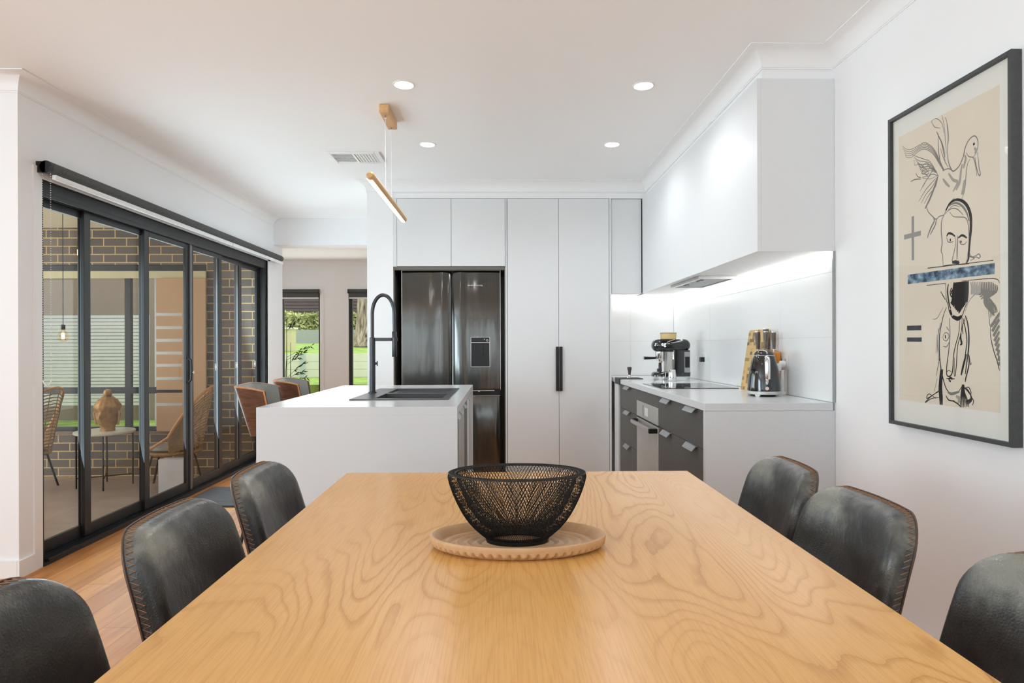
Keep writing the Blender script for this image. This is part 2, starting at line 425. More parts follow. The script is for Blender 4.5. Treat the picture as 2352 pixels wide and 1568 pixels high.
ART=[
(4,1,[(2196,1988),(2188,1969),(2181,1935),(2180,1903),(2186,1877),(2185,1853),(2180,1827),(2171,1805),(2158,1788),(2136,1793),(2121,1806),(2109,1826),(2101,1850),(2090,1866),(2077,1875),(2062,1878),(2050,1870),(2043,1851),(2045,1833),(2052,1818),(2065,1809)]),
(3,1,[(2096,1833),(2083,1816),(2065,1808),(2058,1792),(2053,1771),(2049,1743)]),
(3,1,[(2046,1820),(2042,1794),(2039,1768),(2034,1748),(2035,1740),(2042,1746),(2049,1767),(2054,1790),(2057,1807)]),
(3,1,[(2078,1807),(2088,1797),(2094,1779),(2098,1750),(2101,1720),(2109,1695),(2121,1678)]),
(9,2,[(2104,1828),(2098,1815),(2104,1797),(2109,1784)]),
(9,2,[(2060,1838),(2052,1828),(2057,1818)]),
(8,0,[(2061,1855),(2061,1847)]),
(10,2,[(2114,1800),(2120,1779),(2125,1749),(2130,1735),(2144,1719)]),
(12,2,[(2104,1744),(2109,1714),(2117,1697)]),
(10,2,[(2180,1787),(2158,1758),(2136,1744),(2158,1718)]),
(9,2,[(2208,1775),(2191,1754),(2174,1738)]),
(8,2,[(2152,1693),(2169,1682),(2180,1672)]),
(3,1,[(2229,1795),(2241,1779),(2256,1755),(2274,1726),(2288,1708),(2293,1693),(2283,1672),(2262,1653),(2244,1639),(2226,1646),(2203,1647),(2189,1666),(2175,1683),(2147,1689),(2121,1678)]),
(8,1,[(2235,1782),(2253,1754),(2271,1727),(2286,1708),(2304,1689)]),
(6,1,[(2259,1650),(2253,1635),(2268,1617),(2281,1598),(2291,1579)]),
(5,1,[(2241,1642),(2247,1621),(2262,1603),(2275,1589)]),
(3,1,[(2211,1804),(2180,1803),(2158,1788)]),
(4,1,[(2240,1953),(2228,1931),(2214,1906),(2202,1874),(2197,1848)]),
(3,1,[(2231,1944),(2231,1899),(2226,1857),(2214,1821),(2202,1802)]),
(2,1,[(2270,1998),(2243,2001),(2213,1974),(2202,1934)]),
(2,1,[(2267,1999),(2249,1972),(2219,1958)]),
(2,1,[(2213,2003),(2202,1966),(2196,1916),(2191,1858)]),
(2,1,[(2222,1925),(2208,1880),(2194,1823)]),
(2,1,[(2220,1887),(2202,1842),(2180,1807)]),
(3,2,[(2188,1965),(2182,1911),(2186,1865),(2177,1814)]),
(2,1,[(2433,1961),(2406,1941),(2375,1932),(2336,1934),(2304,1934),(2273,1914),(2249,1888),(2226,1849),(2202,1806)]),
(2,1,[(2429,1951),(2406,1933),(2375,1924),(2336,1929),(2304,1928),(2273,1909),(2249,1883),(2226,1844),(2202,1804)]),
(2,1,[(2424,1942),(2406,1925),(2375,1917),(2336,1923),(2304,1922),(2273,1903),(2249,1878),(2226,1840),(2202,1802)]),
(2,1,[(2420,1932),(2406,1917),(2375,1910),(2336,1918),(2304,1916),(2273,1897),(2249,1872),(2226,1836),(2202,1801)]),
(2,1,[(2415,1923),(2406,1909),(2375,1902),(2336,1912),(2304,1910),(2273,1891),(2249,1867),(2226,1832),(2202,1799)]),
(2,1,[(2372,1909),(2342,1892),(2304,1872),(2273,1854),(2238,1803)]),
(2,1,[(2363,1898),(2337,1877),(2301,1862),(2273,1848),(2238,1803)]),
(2,1,[(2354,1886),(2332,1863),(2298,1852),(2273,1842),(2238,1803)]),
(2,1,[(2345,1875),(2327,1849),(2295,1843),(2274,1836),(2238,1803)]),
(2,1,[(2336,1864),(2322,1835),(2292,1833),(2274,1830),(2238,1803)]),
(2,1,[(2327,1853),(2317,1821),(2289,1823),(2274,1823),(2238,1803)]),
(2,1,[(2362,1889),(2359,1866),(2336,1864),(2311,1844),(2317,1825),(2286,1808),(2317,1808),(2274,1792),(2232,1795)]),
(4,1,[(2384,1810),(2359,1812),(2324,1805)]),
(3,1,[(2353,1834),(2343,1819),(2324,1810)]),
(3,1,[(2337,1724),(2308,1751),(2274,1772),(2232,1791)]),
(3,1,[(2324,1714),(2296,1742),(2262,1762),(2232,1791)]),
(3,1,[(2308,1709),(2280,1736),(2247,1756),(2232,1791)]),
(3,1,[(2330,1760),(2302,1787),(2268,1807),(2232,1791)]),
(3,1,[(2314,1773),(2286,1800),(2252,1820),(2232,1791)]),
(2,1,[(2343,1866),(2320,1847),(2298,1836),(2320,1855),(2343,1866)]),
(2,1,[(2323,1844),(2298,1824),(2274,1838),(2298,1857),(2323,1844)]),
(2,1,[(2304,1821),(2283,1803),(2261,1826),(2283,1845),(2304,1821)]),
(2,1,[(2292,1847),(2270,1829),(2249,1815),(2270,1833),(2292,1847)]),
(2,1,[(2317,1833),(2298,1816),(2280,1815),(2298,1832),(2317,1833)]),
(14,3,[(2372,1676),(2372,1509)]),
(17,3,[(2424,1605),(2326,1604)]),
(4,1,[(2203,1645),(2215,1627),(2217,1591),(2213,1550),(2218,1522),(2211,1505),(2208,1467)]),
(11,0,[(2194,1659),(2175,1679),(2147,1686),(2120,1678),(2099,1662),(2084,1639),(2076,1611),(2076,1573),(2080,1544),(2084,1510),(2087,1476),(2097,1462)]),
(7,1,[(2180,1672),(2147,1676),(2115,1658),(2094,1630),(2084,1601)]),
(3,1,[(2175,1651),(2158,1632),(2131,1624),(2104,1617),(2091,1603),(2086,1575),(2085,1541),(2089,1499),(2097,1462)]),
(3,1,[(2189,1654),(2164,1660),(2136,1651),(2110,1626)]),
(2,1,[(2197,1648),(2158,1669),(2125,1656)]),
(7,0,[(2190,1568),(2181,1577),(2164,1572),(2149,1561)]),
(7,0,[(2134,1553),(2115,1559),(2094,1546)]),
(3,1,[(2190,1566),(2184,1549),(2172,1544),(2158,1545)]),
(6,0,[(2172,1557),(2172,1547)]),
(3,1,[(2131,1544),(2121,1530),(2105,1527),(2095,1535)]),
(6,0,[(2122,1542),(2120,1534)]),
(3,1,[(2148,1561),(2148,1528),(2159,1494),(2163,1479),(2148,1473),(2134,1473),(2132,1478)]),
(5,1,[(2137,1561),(2139,1518),(2140,1480)]),
(12,0,[(2163,1473),(2145,1472),(2129,1466)]),
(3,0,[(2210,1466),(2181,1466),(2084,1458)]),
(2,0,[(2290,1469),(1981,1456)]),
(3,1,[(2082,1494),(2071,1480),(2054,1481),(2041,1485),(2035,1476),(2041,1471),(2054,1477),(2066,1471),(2079,1469)]),
(5,1,[(2082,1483),(2059,1474)]),
(2,0,[(2288,1468),(1980,1456)]),
(2,0,[(2295,1406),(2197,1404)]),
(2,0,[(2118,1404),(1980,1398),(1955,1381)]),
(3,0,[(2197,1404),(2194,1376),(2193,1347),(2183,1326),(2177,1302),(2160,1280),(2138,1275),(2118,1285),(2105,1310),(2090,1340),(2086,1402)]),
(10,0,[(2154,1403),(2158,1373),(2162,1341),(2171,1331)]),
(10,0,[(2149,1402),(2150,1372),(2155,1341),(2164,1325)]),
(10,0,[(2144,1402),(2143,1372),(2149,1340),(2158,1319)]),
(10,0,[(2139,1402),(2142,1372),(2142,1340),(2151,1313)]),
(10,0,[(2134,1402),(2135,1371),(2142,1340),(2144,1307)]),
(10,0,[(2129,1402),(2128,1371),(2135,1339),(2138,1301)]),
(10,0,[(2124,1402),(2127,1370),(2129,1339),(2131,1295)]),
(10,0,[(2119,1402),(2120,1370),(2122,1338),(2126,1300)]),
(10,0,[(2114,1402),(2113,1369),(2122,1338),(2121,1306)]),
(10,0,[(2109,1402),(2113,1369),(2116,1338),(2116,1311)]),
(10,0,[(2104,1402),(2106,1369),(2109,1337),(2111,1316)]),
(10,0,[(2100,1402),(2099,1368),(2103,1337),(2106,1321)]),
(10,0,[(2095,1401),(2098,1368),(2103,1337),(2102,1327)]),
(10,0,[(2090,1401),(2091,1367),(2096,1336),(2097,1332)]),
(6,0,[(2182,1400),(2186,1376),(2181,1338),(2171,1313)]),
(4,0,[(2168,1386),(2174,1370),(2167,1354),(2162,1369),(2168,1386)]),
(6,0,[(2168,1376),(2168,1364)]),
(14,0,[(2163,1287),(2138,1277),(2118,1285)]),
(8,0,[(2174,1310),(2166,1291)]),
(3,0,[(2221,1378),(2209,1361),(2197,1346)]),
(3,1,[(2102,1302),(2086,1332),(2065,1350),(2045,1358),(2027,1354),(2010,1334),(2001,1304),(1998,1273),(1993,1246),(1976,1254),(1960,1272),(1955,1294)]),
(6,2,[(2078,1397),(2073,1381),(2074,1360),(2073,1354)]),
(6,2,[(2070,1397),(2066,1380),(2067,1360),(2068,1354)]),
(6,2,[(2062,1396),(2058,1378),(2060,1359),(2062,1353)]),
(6,2,[(2055,1395),(2051,1376),(2053,1358),(2057,1353)]),
(6,2,[(2047,1394),(2044,1374),(2046,1358),(2052,1352)]),
(6,2,[(2039,1394),(2037,1372),(2038,1357),(2047,1352)]),
(6,1,[(2032,1393),(2030,1370),(2031,1354),(2042,1352)]),
(6,1,[(2024,1392),(2023,1369),(2025,1350),(2037,1344)]),
(6,1,[(2017,1391),(2016,1367),(2019,1346),(2032,1336)]),
(6,1,[(2010,1390),(2009,1365),(2019,1343),(1988,1325)]),
(6,1,[(2002,1390),(2002,1364),(2019,1340),(1986,1317)]),
(6,1,[(1995,1389),(1996,1362),(2019,1337),(1984,1310)]),
(6,1,[(1988,1388),(1989,1360),(2019,1334),(1982,1302)]),
(6,1,[(1981,1384),(1982,1358),(2019,1331),(1980,1295)]),
(6,1,[(1974,1380),(1975,1357),(2019,1328),(1978,1287)]),
(6,1,[(1966,1376),(1969,1355),(2019,1325),(1976,1280)]),
(2,1,[(2019,1361),(1995,1326),(1993,1273)]),
(2,1,[(2014,1356),(1991,1322),(1990,1275)]),
(2,1,[(2008,1350),(1988,1318),(1987,1277)]),
(2,1,[(2002,1344),(1984,1314),(1984,1280)]),
(2,1,[(1996,1338),(1980,1310),(1981,1282)]),
(2,1,[(1990,1333),(1976,1306),(1979,1284)]),
(2,1,[(1985,1327),(1972,1302),(1976,1286)]),
(2,1,[(1979,1321),(1969,1298),(1973,1288)]),
(2,1,[(1973,1316),(1965,1294),(1970,1290)]),
(12,1,[(1955,1286),(1990,1246)]),
(12,1,[(1955,1267),(1986,1230)]),
(12,1,[(1955,1248),(1981,1215)]),
(12,1,[(1955,1229),(1977,1199)]),
(12,1,[(1955,1210),(1973,1184)]),
(12,1,[(1955,1191),(1969,1168)]),
(12,1,[(1956,1172),(1964,1153)]),
(12,1,[(1956,1153),(1960,1137)]),
(12,1,[(1956,1134),(1956,1122)]),
(3,0,[(1993,1246),(1992,1213),(1981,1172),(1967,1139),(1954,1114),(1954,1286)]),
(4,0,[(2192,1319),(2206,1295),(2216,1266),(2227,1225),(2229,1183),(2227,1142),(2219,1096),(2207,1060),(2193,1032),(2167,1015),(2139,1024),(2120,1045)]),
(2,1,[(2209,1320),(2239,1284),(2263,1281)]),
(3,1,[(2221,1266),(2236,1217),(2234,1162)]),
(2,1,[(2240,1225),(2246,1158)]),
(3,1,[(2232,1246),(2238,1183),(2230,1121)]),
(4,0,[(2177,1281),(2175,1224),(2182,1163),(2190,1122),(2192,1085),(2181,1077),(2167,1086),(2161,1111),(2158,1151),(2146,1192),(2134,1223),(2127,1271)]),
(3,0,[(2117,1279),(2121,1231),(2138,1184),(2144,1123),(2150,1083),(2155,1087),(2153,1143)]),
(2,0,[(2192,1089),(2184,1098),(2169,1094)]),
(3,1,[(2211,1216),(2201,1229),(2186,1228),(2180,1216),(2192,1202),(2207,1206),(2211,1216)]),
(5,0,[(2198,1222),(2197,1210)]),
(3,1,[(2210,1183),(2192,1181),(2180,1196)]),
(3,1,[(2192,1251),(2180,1236)]),
(7,0,[(2122,1227),(2124,1211),(2119,1191),(2127,1188)]),
(3,0,[(2102,1278),(2116,1247),(2113,1223)]),
(6,0,[(2102,1286),(2091,1258),(2086,1215),(2088,1172),(2095,1133),(2103,1089)]),
(4,0,[(2113,1278),(2102,1242),(2095,1199),(2103,1152),(2108,1124)]),
(8,0,[(2098,1156),(2111,1120),(2122,1084)]),
(5,0,[(2087,1156),(2086,1121),(2100,1077),(2103,1062)]),
(2,0,[(2084,1152),(2079,1121),(2075,1129)]),
(8,0,[(2184,1067),(2172,1072),(2163,1068)]),
(6,0,[(2181,1063),(2171,1060)]),
(3,0,[(2193,1069),(2153,1070)]),
(9,1,[(2187,1022),(2167,1017),(2130,1028)]),
(12,2,[(2147,1011),(2131,1004),(2136,988)]),
(4,0,[(2196,1009),(2181,994),(2153,994)]),
(4,0,[(2164,993),(2142,987),(2122,975)]),
(4,0,[(2223,1100),(2231,1037),(2228,1000),(2226,973)]),
(4,0,[(2220,1100),(2228,1038),(2225,1000),(2223,974)]),
(4,0,[(2217,1100),(2224,1038),(2221,1001),(2220,974)]),
(4,0,[(2214,1101),(2220,1038),(2218,1001),(2217,974)]),
(4,0,[(2211,1101),(2217,1038),(2214,1001),(2214,974)]),
(3,0,[(2231,1025),(2259,1008),(2297,990),(2284,1008),(2247,994)]),
(3,0,[(2231,1021),(2271,1001),(2306,974),(2271,992),(2228,1000)]),
(2,0,[(2246,1074),(2234,1117),(2228,1142)]),
(2,1,[(2256,1019),(2240,1066)]),
(4,0,[(2117,1053),(2122,1025),(2125,997),(2126,975)]),
(4,0,[(2115,1053),(2119,1025),(2119,997),(2119,975)]),
(4,0,[(2114,1053),(2116,1025),(2112,998),(2111,976)]),
(4,0,[(2112,1053),(2112,1025),(2106,998),(2104,977)]),
(4,0,[(2110,1053),(2109,1026),(2099,999),(2096,978)]),
(4,0,[(2109,1053),(2106,1026),(2093,1000),(2089,978)]),
(3,0,[(2111,1045),(2090,1035),(2073,1005),(2098,983)]),
(3,0,[(2111,1045),(2087,1030),(2076,1005),(2100,987)]),
(3,0,[(2111,1045),(2084,1026),(2079,1005),(2102,990)]),
(3,0,[(2111,1045),(2080,1022),(2082,1004),(2105,993)]),
(3,0,[(2111,1045),(2077,1017),(2085,1004),(2107,997)]),
(3,0,[(2103,1042),(2087,1045),(2077,1028),(2080,1018)]),
(3,0,[(2077,1014),(2066,1002),(2071,986)]),
(17,4,[(2408,1252),(2325,1251)]),
(15,4,[(2408,1208),(2323,1207)]),
]

# ============================================================ ROOM SHELL
CH = 2.59          # ceiling height
XL, XR = -2.49, 1.587
YB = 5.41          # face of tall cabinets
def wallbox(name, a, b, mat=WALL): return struct(box(name, a, b, mat))
for nm_, za, zb_, mt_ in (('floor', -.1, 0, FLOORW), ('ceiling', CH, CH + .1, CEIL)):
    m = MB(); m.box((-4.7, -3.3, za), (1.7, 3.42, zb_)); m.box((-2.61, 3.42, za), (1.7, 10.5, zb_)); m.box((-3.87, 7.12, za), (-2.61, 10.5, zb_)); struct(m.build(nm_, mt_, smooth=0))
m = MB()  # left wall with the sliding-door opening
m.box((-2.61, 3.30, 0), (XL, 3.46, CH)); m.box((-2.61, 6.78, 0), (XL, 7.24, CH)); m.box((-2.61, 3.46, 2.10), (XL, 6.78, CH))
struct(m.build('wall_left', WALL))
wallbox('wall_return', (-4.6, 3.30, 0), (-2.612, 3.42, CH))
m = MB()
m.box((-4.7, -3.3, 0), (-4.6, -2.1, CH)); m.box((-4.7, 0.3, 0), (-4.6, 3.42, CH)); m.box((-4.7, -2.1, 0), (-4.6, 0.3, 0.35)); m.box((-4.7, -2.1, 2.15), (-4.6, 0.3, CH))
struct(m.build('wall_dining_side', WALL))
m = MB()
m.box((-4.6, -3.3, 0), (-3.9, -3.2, CH)); m.box((.35, -3.3, 0), (1.587, -3.2, CH)); m.box((-3.9, -3.3, 2.25), (.35, -3.2, CH)); m.box((-3.9, -3.3, 0), (.35, -3.2, 0.3)); m.box((-2.5, -3.3, 0.3), (-.35, -3.2, 2.25))
struct(m.build('wall_rear', WALL))
wallbox('wall_right', (XR, -3.3, 0), (1.7, 6.2, CH))
wallbox('wall_kitchen_back', (0.952, 5.75, 0), (XR, 5.85, CH))
wallbox('wall_behind_fridge', (-1.0, 6.05, 0), (0.96, 6.15, CH))
m = MB(); m.box((-1.142, YB, 0), (-0.92, 6.15, CH)); m.box((-1.142, 6.15, 0), (-1.04, 10.4, CH))
struct(m.build('wall_fridge_side', WALL))
wallbox('wall_bulkhead', (-0.92, YB + 0.004, 2.452), (1.249, 6.05, CH))
wallbox('wall_hood_bulkhead', (1.250, 2.99, 2.453), (XR, 5.75, CH))
wallbox('wall_passage_beam', (XL, 6.96, 2.30), (-1.142, 7.20, CH))
m = MB()  # hall end wall with two tall windows
HY = 10.40; W1 = (-3.60, -2.965); W2 = (-2.50, -1.87)
m.box((-3.85, HY, 0), (W1[0], HY + .12, CH)); m.box((W1[1], HY, 0), (W2[0], HY + .12, CH)); m.box((W2[1], HY, 0), (-1.142, HY + .12, CH))
for a, b in (W1, W2): m.box((a, HY, 2.12), (b, HY + .12, CH)); m.box((a, HY, 0), (b, HY + .12, 0.25))
struct(m.build('wall_hall_end', WALL))
wallbox('wall_hall_left', (-3.87, 7.24, 0), (-3.77, HY, CH))
wallbox('wall_hall_near', (-3.87, 7.12, 0), (-2.61, 7.24, CH))

def cove(name, path, size=0.088):
    # concave cornice swept along a ceiling path; room on the left-hand side of travel
    prof = [(0, -size), (0.004, -size), (0.004, -size + .006)]
    for i in range(9):
        a = PI - (PI / 2) * i / 8
        prof.append((0.007 + (size - .014) * (1 + math.cos(a)), -size + .008 + (size - .014) * math.sin(a)))
    prof += [(size - .004, -.005), (size, -.005), (size, 0), (0, 0)]
    pts = [Vector(p) for p in path]; rows = []
    for i, p in enumerate(pts):
        d0 = (pts[i] - pts[i - 1]).normalized() if i > 0 else None
        d1 = (pts[i + 1] - pts[i]).normalized() if i < len(pts) - 1 else None
        if d0 is None: d0 = d1
        if d1 is None: d1 = d0
        n0 = Vector((-d0.y, d0.x)); n1 = Vector((-d1.y, d1.x)); nn = n0 + n1; nn = nn / max(0.2, nn.dot(n0))
        rows.append([(p.x + nn.x * u, p.y + nn.y * u, CH + v - 0.0005) for u, v in prof])
    mb = MB().grid(rows, closed=True)
    k = len(prof); mb.f.append(tuple(range(k))); mb.f.append(tuple(range((len(rows) - 1) * k, len(rows) * k))); mb.mi += [0, 0]
    return struct(mb.build(name, TRIM, smooth=30))
cove('trim_1', [(-1.142, 6.955), (-1.142, YB), (1.249, YB), (1.249, 2.989), (XR, 2.989), (XR, -3.2)][::-1])
cove('trim_2', [(-2.49, 6.955), (-2.49, 3.30), (-4.6, 3.30)])
cove('trim_3', [(-3.76, HY), (-1.145, HY)][::-1])
# skirting boards
struct(box('baseboard_return', (-4.6, 3.286, 0), (-2.4905, 3.2995, 0.09), TRIM))
struct(box('baseboard_left', (-2.4895, 3.286, 0), (-2.478, 3.399, 0.09), TRIM))
struct(box('baseboard_right', (XR - .012, -3.2, 0), (XR, 2.96, 0.09), TRIM))

# ------------------------------------------------------------ hall windows with blinds
def hall_window(i, a, b, lab):
    fr = MB(); y0, y1 = HY + .03, HY + .085
    lw = 0.03 if i == 1 else 0.055
    fr.box((a, y0, .25), (a + lw, y1, 2.12)).box((b - .03, y0, .25), (b, y1, 2.12)).box((a + lw, y0, 2.08), (b - .03, y1, 2.12)).box((a + lw, y0, .25), (b - .03, y1, .29))
    f = struct(fr.build('window_%d' % i, BLACKAL)); 
    box('glass_pane', (a + lw, HY + .05, .29), (b - .03, HY + .056, 2.08), WGLASS, f)
    ar = MB(); ar.box((a - .06, HY - .012, .19), (a, HY, 2.18)).box((b, HY - .012, .19), (b + .06, HY, 2.18)).box((a, HY - .012, 2.12), (b, HY, 2.18))
    ar.build('architrave', TRIM, f)
    t = thing('roller_blind', lab, 'blind', (a, HY - .02, 1.93), group='charcoal blinds on the hall windows')
    MB().box((a + .015, HY - .035, 1.985), (b - .015, HY - .02, 2.11)).build('fabric', BLINDF, t, True)
    MB().cyl((a + .01, HY - .045, 2.085), (b - .01, HY - .045, 2.085), .022, 14).build('roller', BLINDF, t, True)
    MB().box((a + .02, HY - .037, 1.962), (b - .02, HY - .019, 1.983)).build('bottom_rail', WHITEPL, t, True)
    for x in (a, b - .008): MB().box((x, HY - .07, 2.05), (x + .008, HY - .001, 2.115)).build('bracket', BLACK, t, True)
hall_window(1, W1[0], W1[1], 'short charcoal roller blind over the left hall window, near the bamboo plant')
hall_window(2, W2[0], W2[1], 'charcoal roller blind over the hall window beside the fridge wall')

# ============================================================ SLIDING DOOR (door_1)
DX0, DX1 = -2.60, -2.505
dr = MB(); dr.box((DX0, 3.46, 2.04), (DX1, 6.78, 2.10)).box((DX0, 3.46, 0.001), (DX1, 3.50, 2.04)).box((DX0, 6.74, 0.001), (DX1, 6.78, 2.04))
for x in (-2.585, -2.560, -2.535, -2.510): dr.box((x - .003, 3.5, 2.015), (x + .003, 6.74, 2.04))
door = struct(dr.build('door_1', BLACKAL))
sl = MB(); sl.box((DX0, 3.46, -0.004), (DX1 + .03, 6.78, .012))
for x in (-2.572, -2.548, -2.522, -2.498, -2.480): sl.box((x - .003, 3.5, .012), (x + .003, 6.74, .030))
sl.build('sill_track', BLACKAL, door)
box('jamb_lining', (-2.502, 3.452, 0), (-2.484, 3.462, 2.10), TRIM, door)
MB().box((-2.504, 6.78, 0), (-2.482, 6.84, 2.16)).box((-2.504, 3.40, 2.10), (-2.482, 6.84, 2.16)).box((-2.504, 3.40, 0), (-2.482, 3.46, 2.10)).build('architrave', TRIM, door)
edges = [3.50, 3.933, 4.545, 5.161, 5.718, 6.204, 6.742]
xs = [-2.578, -2.556, -2.534, -2.534, -2.556, -2.578]
for i in range(6):
    y0, y1, x = edges[i], edges[i + 1], xs[i]
    y0 -= 0.034 if i else 0; y1 += 0.034 if i < 5 else 0
    if i == 2: y1 -= .034
    if i == 3: y0 += .034
    s = 0.062; t = .011
    p = MB(); p.box((x - t, y0, .032), (x + t, y0 + s, 2.03)).box((x - t, y1 - s, .032), (x + t, y1, 2.03)).box((x - t, y0 + s, .032), (x + t, y1 - s, .10)).box((x - t, y0 + s, 1.975), (x + t, y1 - s, 2.03))
    pan = p.build('sliding_panel', BLACKAL, door, bevel=.002)
    box('glass_pane', (x - .003, y0 + s, .10), (x + .003, y1 - s, 1.975), GLASS, pan)
    e = MB()
    e.box((x + t, y1 - .016 if i < 5 else y1 - .01, .034), (x + t + .012, y1 - .001, 2.028)) if i < 3 else e.box((x + t, y0 + .001, .034), (x + t + .012, y0 + .016, 2.028))
    e.build('interlock_strip', BLACKEDGE, pan)
    if i >= 3:
        q = MB(); yc = y1 - s - .035
        q.box((x + .0032, yc - .022, 1.03), (x + .0045, yc + .022, 1.036)).box((x + .0032, yc - .022, .978), (x + .0045, yc + .022, .984)).box((x + .0032, yc - .022, .984), (x + .0045, yc - .016, 1.03)).box((x + .0032, yc + .016, .984), (x + .0045, yc + .022, 1.03))
        q.box((x + .0032, yc - .011, .994), (x + .0042, yc + .011, 1.02)).build('safety_sticker', WHITEPL, pan)
h = MB(); h.tube([(-2.519, 5.115, .90), (-2.49, 5.115, .92), (-2.485, 5.115, 1.0), (-2.49, 5.115, 1.08), (-2.519, 5.115, 1.10)], .009, 8); h.build('door_handle', BLACK, door)
h = MB(); h.box((-2.521, 5.15, .86), (-2.512, 5.172, 1.14)); h.cyl((-2.515, 5.16, .98), (-2.490, 5.16, .98), .012, 12); h.build('lock_plate', CHROME, door)

# roller blind above the sliding door
t = thing('roller_blind', 'long charcoal roller blind rolled up above the black sliding door', 'blind', (-2.43, 3.42, 2.14))
MB().cyl((-2.438, 3.44, 2.155), (-2.438, 5.70, 2.155), .034, 26).build('fabric_roll', BLINDF, t, True)
MB().cyl((-2.438, 5.715, 2.155), (-2.438, 7.02, 2.155), .034, 26).build('fabric_roll', BLINDF, t, True)
MB().box((-2.422, 3.45, 2.092), (-2.40, 5.70, 2.118)).build('bottom_rail', WHITEPL, t, True, bevel=.004)
MB().box((-2.422, 5.715, 2.092), (-2.40, 7.01, 2.118)).build('bottom_rail', WHITEPL, t, True, bevel=.004)
for y in (3.425, 5.702, 7.02):
    MB().box((-2.489, y, 2.125), (-2.44, y + .012, 2.185)).cyl((-2.438, y, 2.155), (-2.438, y + .012, 2.155), .034, 22).build('bracket', BLACK, t, True)
c = MB()
for k in range(90):
    z = 2.13 - k * .0125
    for x in (-2.462, -2.418): c.lathe([(0, -.003), (.003, 0), (0, .003)], (x, 3.435, z), 5)
c.tube([(-2.462, 3.435, 1.01), (-2.456, 3.435, .99), (-2.44, 3.435, .98), (-2.424, 3.435, .99), (-2.418, 3.435, 1.01)], .003, 6)
c.build('bead_chain', WHITEPL, t, True, smooth=0)

# ============================================================ CEILING FITTINGS
def downlight(x, y, lab):
    t = thing('ceiling_downlight', lab, 'downlight', (x, y, CH), group='round recessed ceiling downlights')
    MB().lathe([(.047, -.001), (.052, -.005), (.058, -.003), (.060, 0)], (0, 0, 0), 40).build('trim_ring', WHITEPL, t)
    MB().lathe([(0.0, -.0045), (.046, -.0045), (.047, -.001)], (0, 0, 0), 40).build('diffuser', LED, t)
    l = bpy.data.lights.new('downlight', 'SPOT'); l.energy = DL; l.spot_size = math.radians(160); l.spot_blend = 0.7; l.shadow_soft_size = .05; l.color = (.94, .97, 1)
    o = bpy.data.objects.new('downlight_beam', l); COL.objects.link(o); o.location = (0, 0, -.02); o.parent = t
DL = 15
downlight(-.517, 3.395, 'round ceiling downlight near the wooden pendant, closer one on the left')
downlight(.773, 3.395, 'round ceiling downlight in front of the white range hood cabinet, closer one on the right')
downlight(-.507, 4.40, 'small round ceiling downlight above the fridge, farther one on the left')
downlight(.778, 4.39, 'small round ceiling downlight farther away, by the tall pantry doors')
for x, y in ((-.51, 1.1), (.775, 1.1), (-.51, -1.2), (.775, -1.2), (-3.0, 0.2), (-3.0, 2.0)):
    l = bpy.data.lights.new('dining_downlight', 'SPOT'); l.energy = DL * .36; l.spot_size = math.radians(160); l.spot_blend = 0.7; l.shadow_soft_size = .06; l.color = (.94, .97, 1)
    o = bpy.data.objects.new('dining_downlight', l); COL.objects.link(o); o.location = (x, y, CH - .02)

t = thing('ceiling_vent', 'white rectangular air vent set in the ceiling left of the pendant', 'vent', (-1.07, 4.70, CH))
m = MB(); x0, x1, y0, y1 = -1.265, -.875, 4.565, 4.835
m.box((x0, y0, CH - .012), (x0 + .035, y1, CH)).box((x1 - .035, y0, CH - .012), (x1, y1, CH)).box((x0 + .035, y0, CH - .012), (x1 - .035, y0 + .03, CH)).box((x0 + .035, y1 - .03, CH - .012), (x1 - .035, y1, CH)).box((-1.08, y0 + .03, CH - .012), (-1.062, y1 - .03, CH))
m.build('frame', WHITEPL, t, True, bevel=.003)
m = MB()
for k in range(8):
    y = y0 + .045 + k * .025; m.hexa([(x0 + .035, y, CH - .009), (-1.08, y, CH - .009), (-1.08, y + .010, CH - .009), (x0 + .035, y + .010, CH - .009), (x0 + .035, y + .016, CH - .002), (-1.08, y + .016, CH - .002), (-1.08, y + .024, CH - .002), (x0 + .035, y + .024, CH - .002)])
for k in range(7):
    x = -1.055 + k * .021; m.hexa([(x, y0 + .03, CH - .009), (x + .008, y0 + .03, CH - .009), (x + .008, y1 - .03, CH - .009), (x, y1 - .03, CH - .009), (x + .012, y0 + .03, CH - .002), (x + .020, y0 + .03, CH - .002), (x + .020, y1 - .03, CH - .002), (x + .012, y1 - .03, CH - .002)])
m.build('louvres', WHITEPL, t, True, smooth=0)

# pendant light
t = thing('pendant_light', 'slim wooden tube pendant with a lit underside, hung over the island on two wires', 'pendant light', (-.675, 3.85, 2.07))
m = MB(); m.box((-.704, 3.665, CH - .05), (-.646, 3.965, CH - .0005)); m.build('ceiling_block', PENDW, t, True, bevel=.006)
for y in (3.715, 3.915):
    MB().cyl((-.675, y, 2.09), (-.675, y, CH - .048), .0018, 6).build('suspension_wire', WHITEPL, t, True)
    MB().lathe([(.008, 0), (.008, .006), (.003, .016), (0, .016)], (-.675, y, CH - .066), 12).build('wire_grip', CHROME, t, True)
bar = MB(); rows = []
for k in range(25):
    an = 2 * PI * k / 24
R_ = .0225
prof = [(0, 3.27), (R_ * .55, 3.271), (R_ * .86, 3.277), (R_, 3.288), (R_, 4.412), (R_ * .86, 4.423), (R_ * .55, 4.429), (0, 4.43)]
bar.lathe([(r, y) for r, y in prof], (-.675, 0, 2.072), 28, axis='Y')
bar.build('wooden_tube', PENDW, t, True)
led = MB(); n = 8; rows = []
